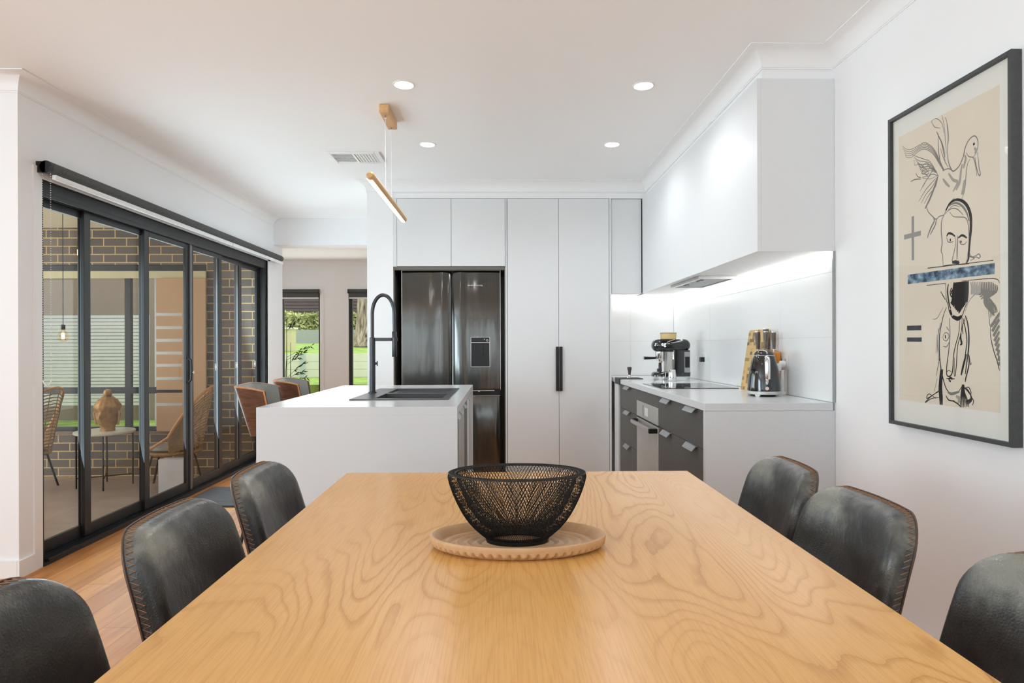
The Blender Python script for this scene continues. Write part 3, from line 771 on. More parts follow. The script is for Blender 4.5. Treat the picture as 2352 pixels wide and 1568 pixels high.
for y in (3.29, 3.2901, 4.405, 4.4051):
    rr = .0248
    rows.append([(-.675 + rr * math.cos(math.radians(a)), y, 2.072 + rr * math.sin(math.radians(a))) for a in range(212, 299, 8)] + [(-.675 + .012 * math.cos(math.radians(a)), y, 2.072 + .012 * math.sin(math.radians(a))) for a in range(295, 208, -20)])
led.grid(rows, closed=True); k = len(rows[0]); led.f += [tuple(range(k)), tuple(range(3 * k, 4 * k))]; led.mi += [0, 0]
led.build('led_diffuser', PENDLED, t, True)

# ============================================================ TALL CABINETRY
def doorpanel(name, x0, x1, z0, z1, y, parent, mat=CAB, th=.018, g=.0015):
    return box(name, (x0 + g, y - th, z0 + g), (x1 - g, y, z1 - g), mat, parent, bevel=.0012)
t = thing('tall_cabinet', 'tall white handleless cabinet surrounding the fridge, two doors above it', 'cabinet', (-.44, YB + .3, 0))
m = MB(); m.box((-.9195, YB + .0185, 1.866), (.052, 6.04, 2.45)).build('carcass', GAP, t, True)
MB().box((-.9195, YB, 1.866), (-.889, YB + .018, 2.45)).build('filler', CAB, t, True)
MB().box((.039, YB, 0.0), (.0505, 6.04, 2.45)).build('side_panel', CAB, t, True)
doorpanel('door', -.888, -.425, 1.868, 2.45, YB + .018, t); doorpanel('door', -.425, .0375, 1.868, 2.45, YB + .018, t)
m = MB(); m.box((-.9195, YB + .02, 0), (-.912, 6.04, 1.862)).box((.030, YB + .012, 0), (.0385, 6.04, 1.862)).box((-.912, YB + .012, 1.845), (.030, 6.04, 1.8655)).box((-.912, 6.03, 0), (.03, 6.04, 1.845)).box((-.912, YB + .02, 1.838), (.03, YB + .03, 1.845))
m.build('niche_lining', NICHE, t, True)
t = thing('pantry_cabinet', 'full-height white pantry cupboard with two flush doors and black pulls', 'cabinet', (.5, YB + .3, 0))
MB().box((.0535, YB + .0185, .0), (.948, 6.04, 2.45)).build('carcass', GAP, t, True)
for a, b, hx in ((.0535, .496, .475), (.496, .9295, .502)):
    d = doorpanel('door', a, b, .08, 2.45, YB + .018, t)
    hm = MB(); x0, x1 = (.468, .494) if hx < .49 else (.498, .524)
    hm.box((x0, YB - .028, .80), (x1, YB - .018, 1.178)).box((x0 + .005, YB - .018, .81), (x1 - .005, YB, .83)).box((x0 + .005, YB - .018, 1.148), (x1 - .005, YB, 1.168)); hm.build('handle', BLACK, d, True)
MB().box((.9315, YB, 0), (.9485, 6.04, 2.45)).build('side_panel', CAB, t, True)
MB().box((.0535, YB + .03, 0), (.93, YB + .05, .078)).build('kickboard', CAB, t, True)

# upper return cabinet + range hood cabinet
t = thing('wall_cabinet', 'narrow white wall cabinet between the pantry and the range hood cabinet', 'cabinet', (1.08, 5.6, 1.633))
MB().box((.952, YB + .036, 1.636), (1.2145, 5.745, 2.45)).build('carcass', GAP, t, True)
doorpanel('door', .952, 1.2145, 1.633, 2.45, YB + .036, t)
MB().box((.952, YB + .036, 1.633), (1.2145, 5.745, 1.6355)).build('base_panel', CAB, t, True)
t = thing('range_hood_cabinet', 'long white overhead cabinet on the right wall housing the range hood', 'cabinet', (1.4, 4.3, 1.633))
MB().box((1.236, 2.992, 1.652), (1.585, 5.745, 2.451)).build('carcass', GAP, t, True)
MB().box((1.236, 2.973, 1.633), (1.586, 2.991, 2.4515)).build('end_panel', CAB, t, True)
MB().box((1.236, 2.992, 1.633), (1.586, 5.745, 1.651)).build('base_panel', CAB, t, True)
for a, b in ((2.973, 3.79), (3.79, 4.60), (4.60, 5.41)): box('door', (1.217, a + .0004, 1.633), (1.2355, b - .0004, 2.4515), CAB, t)
t = thing('range_hood', 'pale grey slotted range hood grille set in the underside of the overhead cabinet', 'range hood', (1.4, 4.4, 1.62))
MB().box((1.275, 4.05, 1.616), (1.525, 4.072, 1.6325)).box((1.275, 4.698, 1.616), (1.525, 4.72, 1.6325)).box((1.275, 4.072, 1.616), (1.297, 4.698, 1.6325)).box((1.503, 4.072, 1.616), (1.525, 4.698, 1.6325)).build('frame', STEEL, t, True)
for a, b in ((4.074, 4.38), (4.39, 4.696)):
    m = MB(); m.box((1.299, a, 1.622), (1.501, b, 1.626))
    m.box((1.33, (a + b) / 2 - .04, 1.616), (1.35, (a + b) / 2 + .04, 1.622)).build('filter', GREYM, t, True)
t = thing('led_strip_light', 'glowing white strip light under the overhead cabinet along the tiled wall', 'strip light', (1.565, 4.3, 1.62), group='strip lights under the overhead cabinets')
MB().box((1.558, 2.99, 1.6215), (1.574, 5.72, 1.6325)).build('strip', STRIPLED, t, True)
t = thing('led_strip_light', 'short glowing strip light under the narrow cabinet beside the pantry', 'strip light', (1.2, 5.72, 1.62), group='strip lights under the overhead cabinets')
MB().box((.955, 5.722, 1.6215), (1.555, 5.738, 1.6325)).build('strip', STRIPLED, t, True)
area('strip_glow', (1.545, 4.35, 1.615), (0, 0, 0), .02, 2.7, 1.5, (1, .99, .97)); area('strip_glow_return', (1.25, 5.70, 1.615), (0, 0, 0), .55, .02, .55, (1, .99, .97))

# splashback tiles
def splash():
    k = NT('white_splashback_tile'); nn = k.n('TexWave', wave_type='BANDS', bands_direction='DIAGONAL'); nn.inputs['Scale'].default_value = 55; nn.inputs['Distortion'].default_value = 5; nn.inputs['Detail'].default_value = 1
    k.l(k.coord((1, 1, .25)), nn.inputs['Vector']); k.bump(nn.outputs['Fac'], .10, .002)
    k.b.inputs['Base Color'].default_value = srgb(236, 236, 235); k.b.inputs['Roughness'].default_value = .22
    return k.m
SPL = splash()
m = MB(); m2 = MB()
zs = [.914, 1.2245, 1.5365, 1.632]; ys = [2.976, 3.54, 4.14, 4.74, 5.34, 5.741]
for i in range(3):
    for j in range(5): m.box((1.578, ys[j] + .0007, zs[i] + .0009), (1.5855, ys[j + 1] - .0007, zs[i + 1] - .0009))
    for a, b in ((.952, 1.18), (1.18, 1.576)): m.box((a + .0007, 5.741, zs[i] + .0009), (b - .0007, 5.749, zs[i + 1] - .0009))
m.m = 1; m.box((1.581, 2.976, .914), (1.5865, 5.745, 1.632)).box((.952, 5.744, .914), (1.58, 5.7495, 1.632))
tag(m.build('tile_splashback', [SPL, basic('pale_grout', srgb(206, 206, 204), .8)], smooth=0), 'large white tiles on the wall between the worktop and overhead cabinets', 'splashback')
tag(box('tile_edge_trim', (1.575, 2.968, .914), (1.5865, 2.9755, 1.633), ALU), 'thin aluminium strip finishing the near end of the splashback tiles', 'edge trim')

# ============================================================ BENCH (right)
t = thing('kitchen_worktop', 'white stone worktop with a waterfall end along the right wall', 'worktop', (1.28, 4.3, .875))
MB().box((.965, 2.972, .876), (1.5765, 5.739, .913)).build('top_slab', STONE, t, True, bevel=.0015)
MB().box((.967, 2.9725, 0), (1.5855, 3.008, .8755)).build('waterfall_end', STONE, t, True)
t = thing('oven_cabinet', 'charcoal base cabinets with grey tab handles under the right worktop', 'cabinet', (1.28, 4.2, 0))
MB().box((1.002, 3.012, .1), (1.585, 3.93, .874)).box((1.002, 4.55, .1), (1.585, 5.22, .874)).box((1.58, 3.93, .1), (1.585, 4.55, .874)).box((1.03, 3.012, .0), (1.05, 5.22, .1)).build('carcass', GAP, t, True)
def tab(y0, y1, z, parent):
    m = MB(); m.prism([(.984, z + .0022), (.984, z), (.974, z - .001), (.952, z - .024), (.9505, z - .0225), (.972, z + .0022)], y0, y1, 'Y')
    m.build('handle', GREYM, parent, True)
def front(name, y0, y1, z0, z1, handles):
    d = box(name, (.984, y0 + .0012, z0 + .0012), (1.0, y1 - .0012, z1 - .0012), CHAR, t, bevel=.001)
    for a in handles: tab(a - .085, a + .085, z1 - .0012, d)
front('drawer', 3.015, 3.93, .68, .872, (3.23, 3.71))
front('drawer', 3.015, 3.45, .417, .68, (3.23,)); front('drawer', 3.45, 3.93, .417, .68, (3.71,))
front('drawer', 3.015, 3.45, .10, .417, (3.23,)); front('drawer', 3.45, 3.93, .10, .417, (3.71,))
front('drawer', 4.55, 5.21, .68, .872, (4.86,)); front('drawer', 4.55, 5.21, .42, .68, (4.86,)); front('drawer', 4.55, 5.21, .10, .42, (4.86,))
box('filler_panel', (.984, 3.93, .795), (1.0, 4.55, .8715), CHAR, t)
box('white_filler', (.972, 5.215, .0), (.99, 5.40, .8745), CAB, t)
t = thing('built_in_oven', 'pale steel built-in oven between the charcoal drawers', 'oven', (1.28, 4.24, .1))
MB().box((1.0, 3.94, .11), (1.57, 4.54, .79)).build('body', BLACK, t, True)
p_ = box('control_panel', (.979, 3.932, .684), (.9995, 4.548, .794), OVENST, t, bevel=.0015)
MB().box((.9776, 4.20, .71), (.979, 4.29, .765)).build('display', WHITEPL, p_, True); MB().box((.9776, 4.345, .70), (.979, 4.349, .775)).build('trim_line', BLACK, p_, True)
d_ = box('oven_door', (.979, 3.932, .12), (.9995, 4.548, .672), OVENST, t, bevel=.0015)
m = MB(); m.box((.925, 3.955, .636), (.945, 4.525, .662)).build('handle', STEEL, d_, True, bevel=.003)
for y in (3.94, 4.51): MB().box((.924, y, .634), (.979, y + .03, .664)).build('handle_bracket', BLACK, d_, True, bevel=.003)
t = thing('cooktop', 'flat black glass cooktop set in the right worktop', 'cooktop', (1.25, 4.23, .913))
MB().box((1.01, 3.96, .9132), (1.50, 4.50, .917)).build('glass_top', basic('black_cooktop_glass', srgb(24, 25, 26), .04, coat=.5), t, True, bevel=.001)
for x, y in ((1.13, 4.10), (1.13, 4.36), (1.37, 4.10), (1.37, 4.36)):
    MB().lathe([(.082, .00395), (.084, .0041), (.086, .0041), (.0865, .00395)], (x - 1.25, y - 4.23, 0), 40, caps=False).build('zone_ring', basic('zone_marking', srgb(96, 96, 96), .3), t)

# ============================================================ ISLAND
IX0, IX1, IY0, IY1 = -1.107, -.20, 2.87, 4.46
t = thing('kitchen_island', 'white stone kitchen island with waterfall ends and grey front panel', 'island', (-.65, 3.66, 0))
sx0, sx1, sy0, sy1 = -.762, -.28, 3.242, 4.028
m = MB()
xs_ = [IX0, sx0, sx1, IX1]; ys_ = [IY0, sy0, sy1, IY1]
for i in range(3):
    for j in range(3):
        if (i, j) != (1, 1): m.box((xs_[i], ys_[j], .875), (xs_[i + 1], ys_[j + 1], .913))
m.build('top_slab', STONE, t, True, smooth=0)
MB().box((IX0, IY0, 0), (IX1, IY0 + .038, .8748)).build('waterfall_end', STONE, t, True)
MB().box((IX0, IY1 - .038, 0), (IX1, IY1, .8748)).build('waterfall_end', STONE, t, True)
MB().box((-.80, IY0 + .04, .1), (-.245, IY1 - .04, .70)).box((-.81, IY0 + .04, 0), (-.785, IY1 - .04, .874)).box((-.785, IY0 + .04, .70), (-.245, IY0 + .06, .872)).box((-.29, IY0 + .04, 0.0), (-.30, IY1 - .04, .1)).build('carcass', GAP, t, True)
def ifront(name, y0, y1, z0, z1, mat, ha=()):
    d = box(name, (-.245, y0 + .0015, z0 + .0015), (-.227, y1 - .0015, z1 - .0015), mat, t, bevel=.001)
    for a in ha:
        z = z1 - .0015
        MB().prism([(-.227, z + .0022), (-.227, z), (-.217, z - .001), (-.196, z - .024), (-.1945, z - .0225), (-.215, z + .0022)], a - .07, a + .07, 'Y').build('handle', GREYM, d, True)
for a, b in ((2.91, 3.13), (3.13, 3.36)): ifront('door', a, b, .1, .865, CHAR, ((a + b) / 2,))
ifront('dishwasher_door', 3.36, 3.90, .1, .865, STEEL, ((3.55,)))
ifront('door', 3.93, 4.20, .1, .865, CHAR, (4.06,)); ifront('side_panel', 4.20, 4.42, .1, .865, GREYPANEL)

t = thing('kitchen_sink', 'dark gunmetal sink with drainer set in the island top', 'sink', (-.52, 3.63, .913))
m = MB(); X0, X1, Y0, Y1 = -.775, -.268, 3.228, 4.04
bx0, bx1, by0, by1 = -.655, -.305, 3.285, 3.60; dx0, dx1, dy0, dy1 = -.655, -.305, 3.66, 3.985
def fr(a0, a1, b0, b1, z0, z1): m.box((a0, b0, z0), (a1, b1, z1))
z0, z1 = .9132, .9185
fr(X0, bx0, Y0, Y1, z0, z1); fr(bx1, X1, Y0, Y1, z0, z1); fr(bx0, bx1, Y0, by0, z0, z1); fr(bx0, bx1, by1, dy0, z0, z1); fr(bx0, bx1, dy1, Y1, z0, z1)
m.build('rim', SINKM, t, True, bevel=.0015)
m = MB(); zb = .74
m.box((bx0, by0, zb), (bx1, by1, zb + .003)).box((bx0 - .003, by0, zb), (bx0, by1, .9131)).box((bx1, by0, zb), (bx1 + .003, by1, .9131)).box((bx0, by0 - .003, zb), (bx1, by0, .9131)).box((bx0, by1, zb), (bx1, by1 + .003, .9131))
m.build('bowl', SINKM, t, True)
m = MB(); m.box((dx0, dy0, .9035), (dx1, dy1, .9065))
for k in range(9): m.box((dx0 + .03, dy0 + .03 + k * .031, .9065), (dx1 - .03, dy0 + .042 + k * .031, .9095))
for a in (((dx0 - .003, dy0), (dx0, dy1)), ((dx1, dy0), (dx1 + .003, dy1)), ((dx0, dy0 - .003), (dx1, dy0)), ((dx0, dy1), (dx1, dy1 + .003))): m.box((a[0][0], a[0][1], .9035), (a[1][0], a[1][1], .9131))
m.build('drainer', SINKM, t, True)
MB().lathe([(.0, 0), (.038, 0), (.04, .002), (.0, .002)], ((bx0 + bx1) / 2, (by0 + by1) / 2, zb + .003), 24).build('drain_plug', CHROME, t, True)

t = thing('kitchen_tap', 'tall gunmetal gooseneck tap with pull-down spray head on the island', 'tap', (-.742, 3.65, .9185))
MB().lathe([(.024, 0), (.024, .006), (.0172, .008), (.0172, .30), (.0165, .318), (.012, .32), (0, .32)], (0, 0, 0), 32).build('body', GUN, t)
pts = [(0, 0, .318), (0, 0, .40)]
cx, rx_, rz_ = .063, .063, .112
for k in range(25):
    a = PI - PI * k / 24
    pts.append((cx + rx_ * math.cos(a), 0, .452 + rz_ * math.sin(a)))
pts += [(.1265, 0, .40), (.1275, 0, .34)]
MB().tube(pts, .0105, 16).build('hose_arch', GUN, t)
MB().lathe([(.0135, 0), (.0145, .002), (.0145, .142), (.012, .146), (0, .146)], (.1275, 0, .208), 24).build('spray_head', GUN, t)
MB().box((.012, -.004, .298), (.116, .004, .318)).lathe([(.0185, 0), (.0185, .018)], (.1275, 0, .299), 24).build('support_arm', GUN, t)
MB().cyl((.016, 0, .17), (.030, 0, .17), .007, 14).box((.026, -.004, .155), (.031, .004, .185)).build('lever', GUN, t)

# ============================================================ FRIDGE
t = thing('fridge', 'dark stainless french-door fridge with water dispenser, set in a niche', 'fridge', (-.43, 5.75, 0))
MB().box((-.852, 5.53, .03), (-.014, 6.02, 1.83)).build('body', basic('fridge_case', srgb(70, 70, 70), .4), t, True)
def fdoor(name, x0, x1, z0, z1, hinge):
    m = MB(); rows = []; N = 26
    for i in range(N + 1):
        u = i / N; x = x0 + (x1 - x0) * u
        e = u if hinge < 0 else 1 - u          # 1 at the free edge
        y = 5.462 + .006 * (2 * u - 1) ** 2
        if hinge: y -= .012 * max(0, 1 - abs(e - .82) / .2) ** 2 * 1.0; y += .010 * max(0, (e - .94) / .06) ** 2
        y += .012 * max(0, .035 - min(u, 1 - u)) / .035 if not hinge else 0
        rows.append([(x, y, z0 + .006), (x, y - .0, z0 + .012), (x, y, (z0 + z1) / 2), (x, y, z1 - .012), (x, y + .004, z1 - .002), (x, 5.528, z1), (x, 5.528, z0), (x, y + .004, z0 + .001)])
    m.grid(rows, closed=True); k = 8; m.f += [tuple(range(k)), tuple(range(N * k, N * k + k))]; m.mi += [0, 0]
    return m.build(name, FRIDGE, t, True, smooth=40)
dl = fdoor('door', -.855, -.4315, .806, 1.838, -1); dr_ = fdoor('door', -.4265, -.010, .806, 1.838, 1)
df = fdoor('freezer_drawer', -.855, -.010, .05, .755, 0)
for d, x0, x1, z0, z1 in ((dl, -.857, -.4315, .806, 1.838), (dr_, -.4265, -.008, .806, 1.838), (df, -.857, -.008, .05, .755)):
    m = MB(); m.box((x0, 5.472, z1), (x1, 5.50, z1 + .003)); xe = x0 - .002 if x0 < -.5 else x1
    m.box((xe, 5.472, z0), (xe + .0035, 5.50, z1 + .003)).build('bright_edge', STEEL, d, True)
MB().box((-.85, 5.50, .757), (-.012, 5.53, .803)).build('recess', BLACK, t, True)
MB().box((-.30, 5.47, .797), (-.06, 5.49, .803)).box((-.20, 5.465, .788), (-.185, 5.485, .797)).build('hinge_strip', STEEL, t, True)
cx0, cx1 = -.262, -.096; zt, zbm = 1.263, 1.005
fm = MB(); fm.box((cx0, 5.446, zbm), (cx0 + .004, 5.47, zt)).box((cx1 - .004, 5.446, zbm), (cx1, 5.47, zt)).box((cx0 + .004, 5.446, zbm), (cx1 - .004, 5.47, zbm + .004)).box((cx0 + .004, 5.446, zt - .004), (cx1 - .004, 5.47, zt)).box((cx0 + .004, 5.444, 1.212), (cx1 - .004, 5.46, 1.218))
disp = fm.build('water_dispenser', STEEL, dr_, True, bevel=.001)
MB().box((cx0 + .004, 5.448, 1.218), (cx1 - .004, 5.46, zt - .004)).box((cx0 + .004, 5.456, zbm + .004), (cx1 - .004, 5.462, 1.212)).build('dispenser_panel', BLACK, dr_, True)
MB().box((-.205, 5.446, 1.11), (-.155, 5.456, 1.205)).build('dispenser_paddle', BLACK, dr_, True)
MB().lathe([(.0065, 0), (.009, -.001), (.0065, -.001)], (-.120, 5.448, 1.234), 16, axis='Y', caps=False).box((-.148, 5.4465, 1.240), (-.142, 5.448, 1.246)).build('control_button', WHITEPL, dr_, True)
text_mb('FISHER & PAYKEL', .0175).build('brand_lettering', WHITEPL, dr_, False, 0, tf=Matrix.Translation(Vector((-.222 + .43, 5.4515 - 5.75, 1.707))) @ Matrix.Rotation(PI / 2, 4, 'X'))

# ============================================================ DINING TABLE
TZ = .75
t = thing('dining_table', 'large oak dining table in the foreground', 'table', (.057, 1.25, 0))
tm = MB(); tx0, tx1, ty0, ty1 = -.537, .651, .16, 2.20
tm.box((tx0, ty0, TZ - .032), (tx1, ty1, TZ)).build('tabletop', TABLE, t, True, bevel=.003)
OAKL = wood('oak_leg_wood', srgb(205, 152, 92), srgb(222, 172, 112), .4, (30, 30, 5))
for x in (-.045, .159):
    for y in (.55, 1.85):
        MB().hexa([(x - .03, y - .03, 0), (x + .03, y - .03, 0), (x + .03, y + .03, 0), (x - .03, y + .03, 0), (x - .045, y - .045, TZ - .033), (x + .045, y - .045, TZ - .033), (x + .045, y + .045, TZ - .033), (x - .045, y + .045, TZ - .033)]).build('leg', OAKL, t, True, bevel=.003)
MB().box((.02, .60, TZ - .12), (.094, 1.80, TZ - .034)).build('apron', OAKL, t, True)

# tray and bowl
OV = .57
t = thing('serving_tray', 'oval carved wooden tray with a scalloped edge on the dining table', 'tray', (.036, 1.385, TZ))
m = MB(); N = 480; rows = []
R = .192
def ring(r, z, scal=0.0, zs=0.0):
    o = []
    for j in range(N):
        a = 2 * PI * j / N; s_ = abs(math.sin(a * 30)); rr = r + scal * (s_ - 1)
        o.append((rr * math.cos(a), rr * math.sin(a) * OV, z + zs * s_))
    return o
prof = []
for k in range(47):
    r = .004 + k * .0036; prof.append((r, .0085 + .0026 * math.cos(r / .0225 * 2 * PI) + (max(0, r - .14) / .03) ** 2 * .004))
rows = [ring(r, z) for r, z in prof]
rows += [ring(.178, .022), ring(.184, .0275), ring(.188, .029), ring(.1915, .0275), ring(.1925, .024), ring(.192, .0215), ring(.1915, .019, .0), ring(.191, .0165, .0005, -.001), ring(.1905, .0150, .006, -.005), ring(.185, .009, .008, -.003), ring(.181, .005, .008, 0), ring(.172, .0012, .004, 0), ring(.165, .0002), ring(.004, .0002)]
m.grid(rows, closed=True); m.f += [tuple(range(N)), tuple(range((len(rows) - 1) * N, len(rows) * N))]; m.mi += [0, 0]
m.build('tray_body', TRAYW, t, smooth=28)
t = thing('wire_bowl', 'black double-walled wire mesh bowl standing on the wooden tray', 'bowl', (.034, 1.385, TZ + .0116))
def shell(prof, wires, nm, rw, twist):
    P = [Vector((r, z, 0)) for r, z in prof]; L = [0]
    for i in range(1, len(P)): L.append(L[-1] + (P[i] - P[i - 1]).length)
    def at(s):
        s *= L[-1]
        for i in range(1, len(P)):
            if s <= L[i] + 1e-9:
                f = (s - L[i - 1]) / (L[i] - L[i - 1]); q = P[i - 1].lerp(P[i], f); return q.x, q.y
        return P[-1].x, P[-1].y
    mb = MB(); S = 22
    for fam in (1, -1):
        for w_ in range(wires):
            a0 = 2 * PI * w_ / wires; pts = []
            for k in range(S + 1):
                r, z = at(k / S); a = a0 + fam * twist * k / S
                pts.append((r * math.cos(a), r * math.sin(a) * OV2, z))
            mb.tube(pts, rw, 3, caps=False)
    return mb.build(nm, BLACKMAT, t, smooth=0)
OV2 = .62
outer = [(.066, .006), (.079, .016), (.095, .030), (.109, .046), (.121, .064), (.132, .085), (.142, .108), (.149, .129), (.152, .143), (.150, .150)]
inner = [(.048, .024), (.060, .027), (.076, .038), (.092, .055), (.106, .076), (.117, .099), (.126, .122), (.132, .140), (.136, .149)]
shell(outer, 124, 'outer_mesh', .00062, .62); shell(inner, 116, 'inner_mesh', .00062, .62)
m = MB(); ov = lambda r, z, n=96: [(r * math.cos(2 * PI * j / n), r * math.sin(2 * PI * j / n) * OV2, z) for j in range(n)]
m.tube([Vector(p) for p in ov(.1500, .1505)], .0013, 6, closed=True); m.tube([Vector(p) for p in ov(.1362, .1495)], .0013, 6, closed=True)
for k in range(240):
    for d in (-1, 1):
        a0 = 2 * PI * k / 240; a1 = a0 + d * .09
        m.tube([(.1500 * math.cos(a0), .1500 * math.sin(a0) * OV2, .1505), (.143 * math.cos((a0 + a1) / 2), .143 * math.sin((a0 + a1) / 2) * OV2, .1535), (.1362 * math.cos(a1), .1362 * math.sin(a1) * OV2, .1495)], .0006, 3, caps=False)
m.build('rim', BLACKMAT, t)
m = MB(); m.grid([ov(.0675, .0), ov(.069, .004), ov(.069, .012), ov(.066, .014), ov(.063, .012), ov(.0625, .0), ov(.0675, .0)], closed=True); m.build('base_ring', BLACKMAT, t)
m = MB(); m.grid([ov(.0495, .0235), ov(.0505, .0262), ov(.047, .0262), ov(.0465, .0235), ov(.0495, .0235)], closed=True)
for k in range(-15, 16):
    for d in (1, -1):
        c_ = k * .0032; hl = math.sqrt(max(0, .047 ** 2 - c_ * c_))
        if hl > .004:
            a = Vector((c_ - hl * .45 * d, -hl * OV2 * .9, .0245)); b = Vector((c_ + hl * .45 * d, hl * OV2 * .9, .0245)); m.tube([a, b], .0005, 3, caps=False)
m.build('bottom_mesh', BLACKMAT, t, smooth=0)

# ============================================================ DINING CHAIRS
def chair(label, loc, rz):
    t = thing('dining_chair', label, 'chair', (0, 0, 0), 0, 'black leather dining chairs around the oak table')
    W, H = .215, .40      # half width, height of back
    N = 96
    def outline(inset, z0=.46):
        o = []; r_ = .085
        hw = W - inset; top = H - inset; bot = inset
        # rounded rectangle sampled as superellipse-like loop
        r = max(.012, r_ - inset); rb = .05
        segs = []
        def arc(cx, cz, rr, a0, a1, n): return [(cx + rr * math.cos(a0 + (a1 - a0) * i / n), cz + rr * math.sin(a0 + (a1 - a0) * i / n)) for i in range(n + 1)]
        def lin(p, q, n): return [(p[0] + (q[0] - p[0]) * i / n, p[1] + (q[1] - p[1]) * i / n) for i in range(1, n)]
        P = arc(hw - r, top - r, r, 0, PI / 2, 10); P += lin(P[-1], (-(hw - r), top), 14); P += arc(-(hw - r), top - r, r, PI / 2, PI, 10)
        P += lin(P[-1], (-hw + .0, bot + rb), 14); P += arc(-(hw - rb), bot + rb, rb, PI, 1.5 * PI, 6); P += lin(P[-1], (hw - rb, bot), 12); P += arc(hw - rb, bot + rb, rb, 1.5 * PI, 2 * PI, 6); P += lin(P[-1], P[0], 14)
        return P
    base = outline(0); n = len(base); cz = H * .5
    def place(y, z, d):
        # y across, z up along the back, d thickness (towards the sitter = +x)
        zz = z / H; wv = y / W
        taper = 1 - .10 * zz ** 2 - .05 * (1 - zz)
        yy = y * taper
        x = -.205 - .225 * z - .10 * (zz ** 2) * .12 + d + .030 * wv * wv + .006 * (1 - (2 * zz - 1) ** 2)
        return (x, yy, .435 + z * .972)
    def loop(inset_or_scale, d, scale=False, hollow=0):
        o = []
        for i in range(n):
            y, z = base[i]
            if scale: y, z = y * inset_or_scale, cz + (z - cz) * inset_or_scale
            else:
                iy, iz = ins[i]; y, z = y + iy * inset_or_scale, z + iz * inset_or_scale
            o.append(place(y, z, d))
        return o
    ins = []
    for i in range(n):
        a = Vector(base[i - 1]); b = Vector(base[(i + 1) % n]); tt = (b - a).normalized(); ins.append((-tt.y, tt.x))
    rows = [loop(0, -.026), loop(-.0005, -.01), loop(-.0005, .004), loop(.002, .013), loop(.007, .0205), loop(.014, .0255), loop(.024, .0285), loop(.84, .030, True), loop(.72, .0295, True), loop(.55, .0275, True), loop(.36, .026, True), loop(.18, .0255, True), loop(.02, .0255, True)]
    m = MB(); m.grid(rows, closed=True); m.f.append(tuple(range((len(rows) - 1) * n, len(rows) * n))); m.mi.append(0)
    rb_ = [loop(0, -.026), loop(.006, -.031), loop(.80, -.033, True), loop(.5, -.034, True), loop(.1, -.034, True)]
    o0 = len(m.v); m.grid(rb_, closed=True); m.f.append(tuple(range(o0 + 4 * n, o0 + 5 * n))); m.mi.append(0)
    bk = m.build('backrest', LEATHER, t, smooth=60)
    # seam piping and zigzag stitching
    MB().tube(loop(-.0012, -.0255), .0022, 6, closed=True).build('edge_piping', PIPING, bk)
    z_ = []; Pd = [Vector(loop(-.001, -.021)[i]) for i in range(n)]; Pf = [Vector(loop(-.001, -.006)[i]) for i in range(n)]
    Ls = [0]
    for i in range(n): Ls.append(Ls[-1] + (Pd[(i + 1) % n] - Pd[i]).length)
    K = int(Ls[-1] / .0066); K += K % 2
    for k in range(K):
        s_ = Ls[-1] * k / K; i = 0
        while Ls[i + 1] < s_: i += 1
        f = (s_ - Ls[i]) / (Ls[i + 1] - Ls[i]); A = Pd if k % 2 else Pf
        z_.append(A[i].lerp(A[(i + 1) % n], f))
    MB().tube(z_, .0014, 4, closed=True).build('zigzag_stitching', STITCH, bk, smooth=0)
    # seat cushion
    def sloop(sc, z, dx=0):
        o = []
        for i in range(64):
            a = 2 * PI * i / 64; c, s_ = math.cos(a), math.sin(a); e = 2 / 4.5
            x = abs(c) ** e * (1 if c > 0 else -1) * .215; y = abs(s_) ** e * (1 if s_ > 0 else -1) * .212 * (1.03 if x > 0 else .97)
            o.append((x * sc + .02, y * sc, z))
        return o
    m = MB(); rows = [sloop(.3, .405), sloop(.9, .405), sloop(.97, .415), sloop(1.0, .435), sloop(.99, .456), sloop(.95, .468), sloop(.8, .474), sloop(.5, .470), sloop(.02, .468)]
    m.grid(rows, closed=True); m.f += [tuple(range(64)), tuple(range(8 * 64, 9 * 64))]; m.mi += [0, 0]
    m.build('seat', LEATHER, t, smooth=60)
    for sx in (-1, 1):
        for sy in (-1, 1):
            MB().tube([(.02 + sx * .15, sy * .15, .404), (.02 + sx * .19, sy * .19, .0)], [.013, .0085], 12).build('leg', BLACK, t)
    MB().tube([(-.13, -.15, .40), (-.13, .15, .40), (.17, .15, .40), (.17, -.15, .40)], .009, 8, closed=True).build('seat_frame', BLACK, t)
    t.location = loc; t.rotation_euler = (0, 0, rz)
    return t
ch0 = chair('black leather dining chair at the far left of the table, nearest the doormat', (-.432, 1.90, 0), math.radians(2))
dup(ch0, (-.435, 1.41, 0), math.radians(1), 'black leather dining chair in the middle of the left side of the table')
dup(ch0, (-.46, .875, 0), math.radians(-1), 'dark leather dining chair cut off at the lower left corner')
dup(ch0, (.590, 1.935, 0), PI + math.radians(-2), 'black leather dining chair at the far right of the table, before the worktop end')
dup(ch0, (.572, 1.485, 0), PI + math.radians(0), 'black leather dining chair in the middle of the right side, below the framed drawing')
dup(ch0, (.612, .955, 0), PI + math.radians(1), 'dark leather dining chair cut off at the lower right corner')

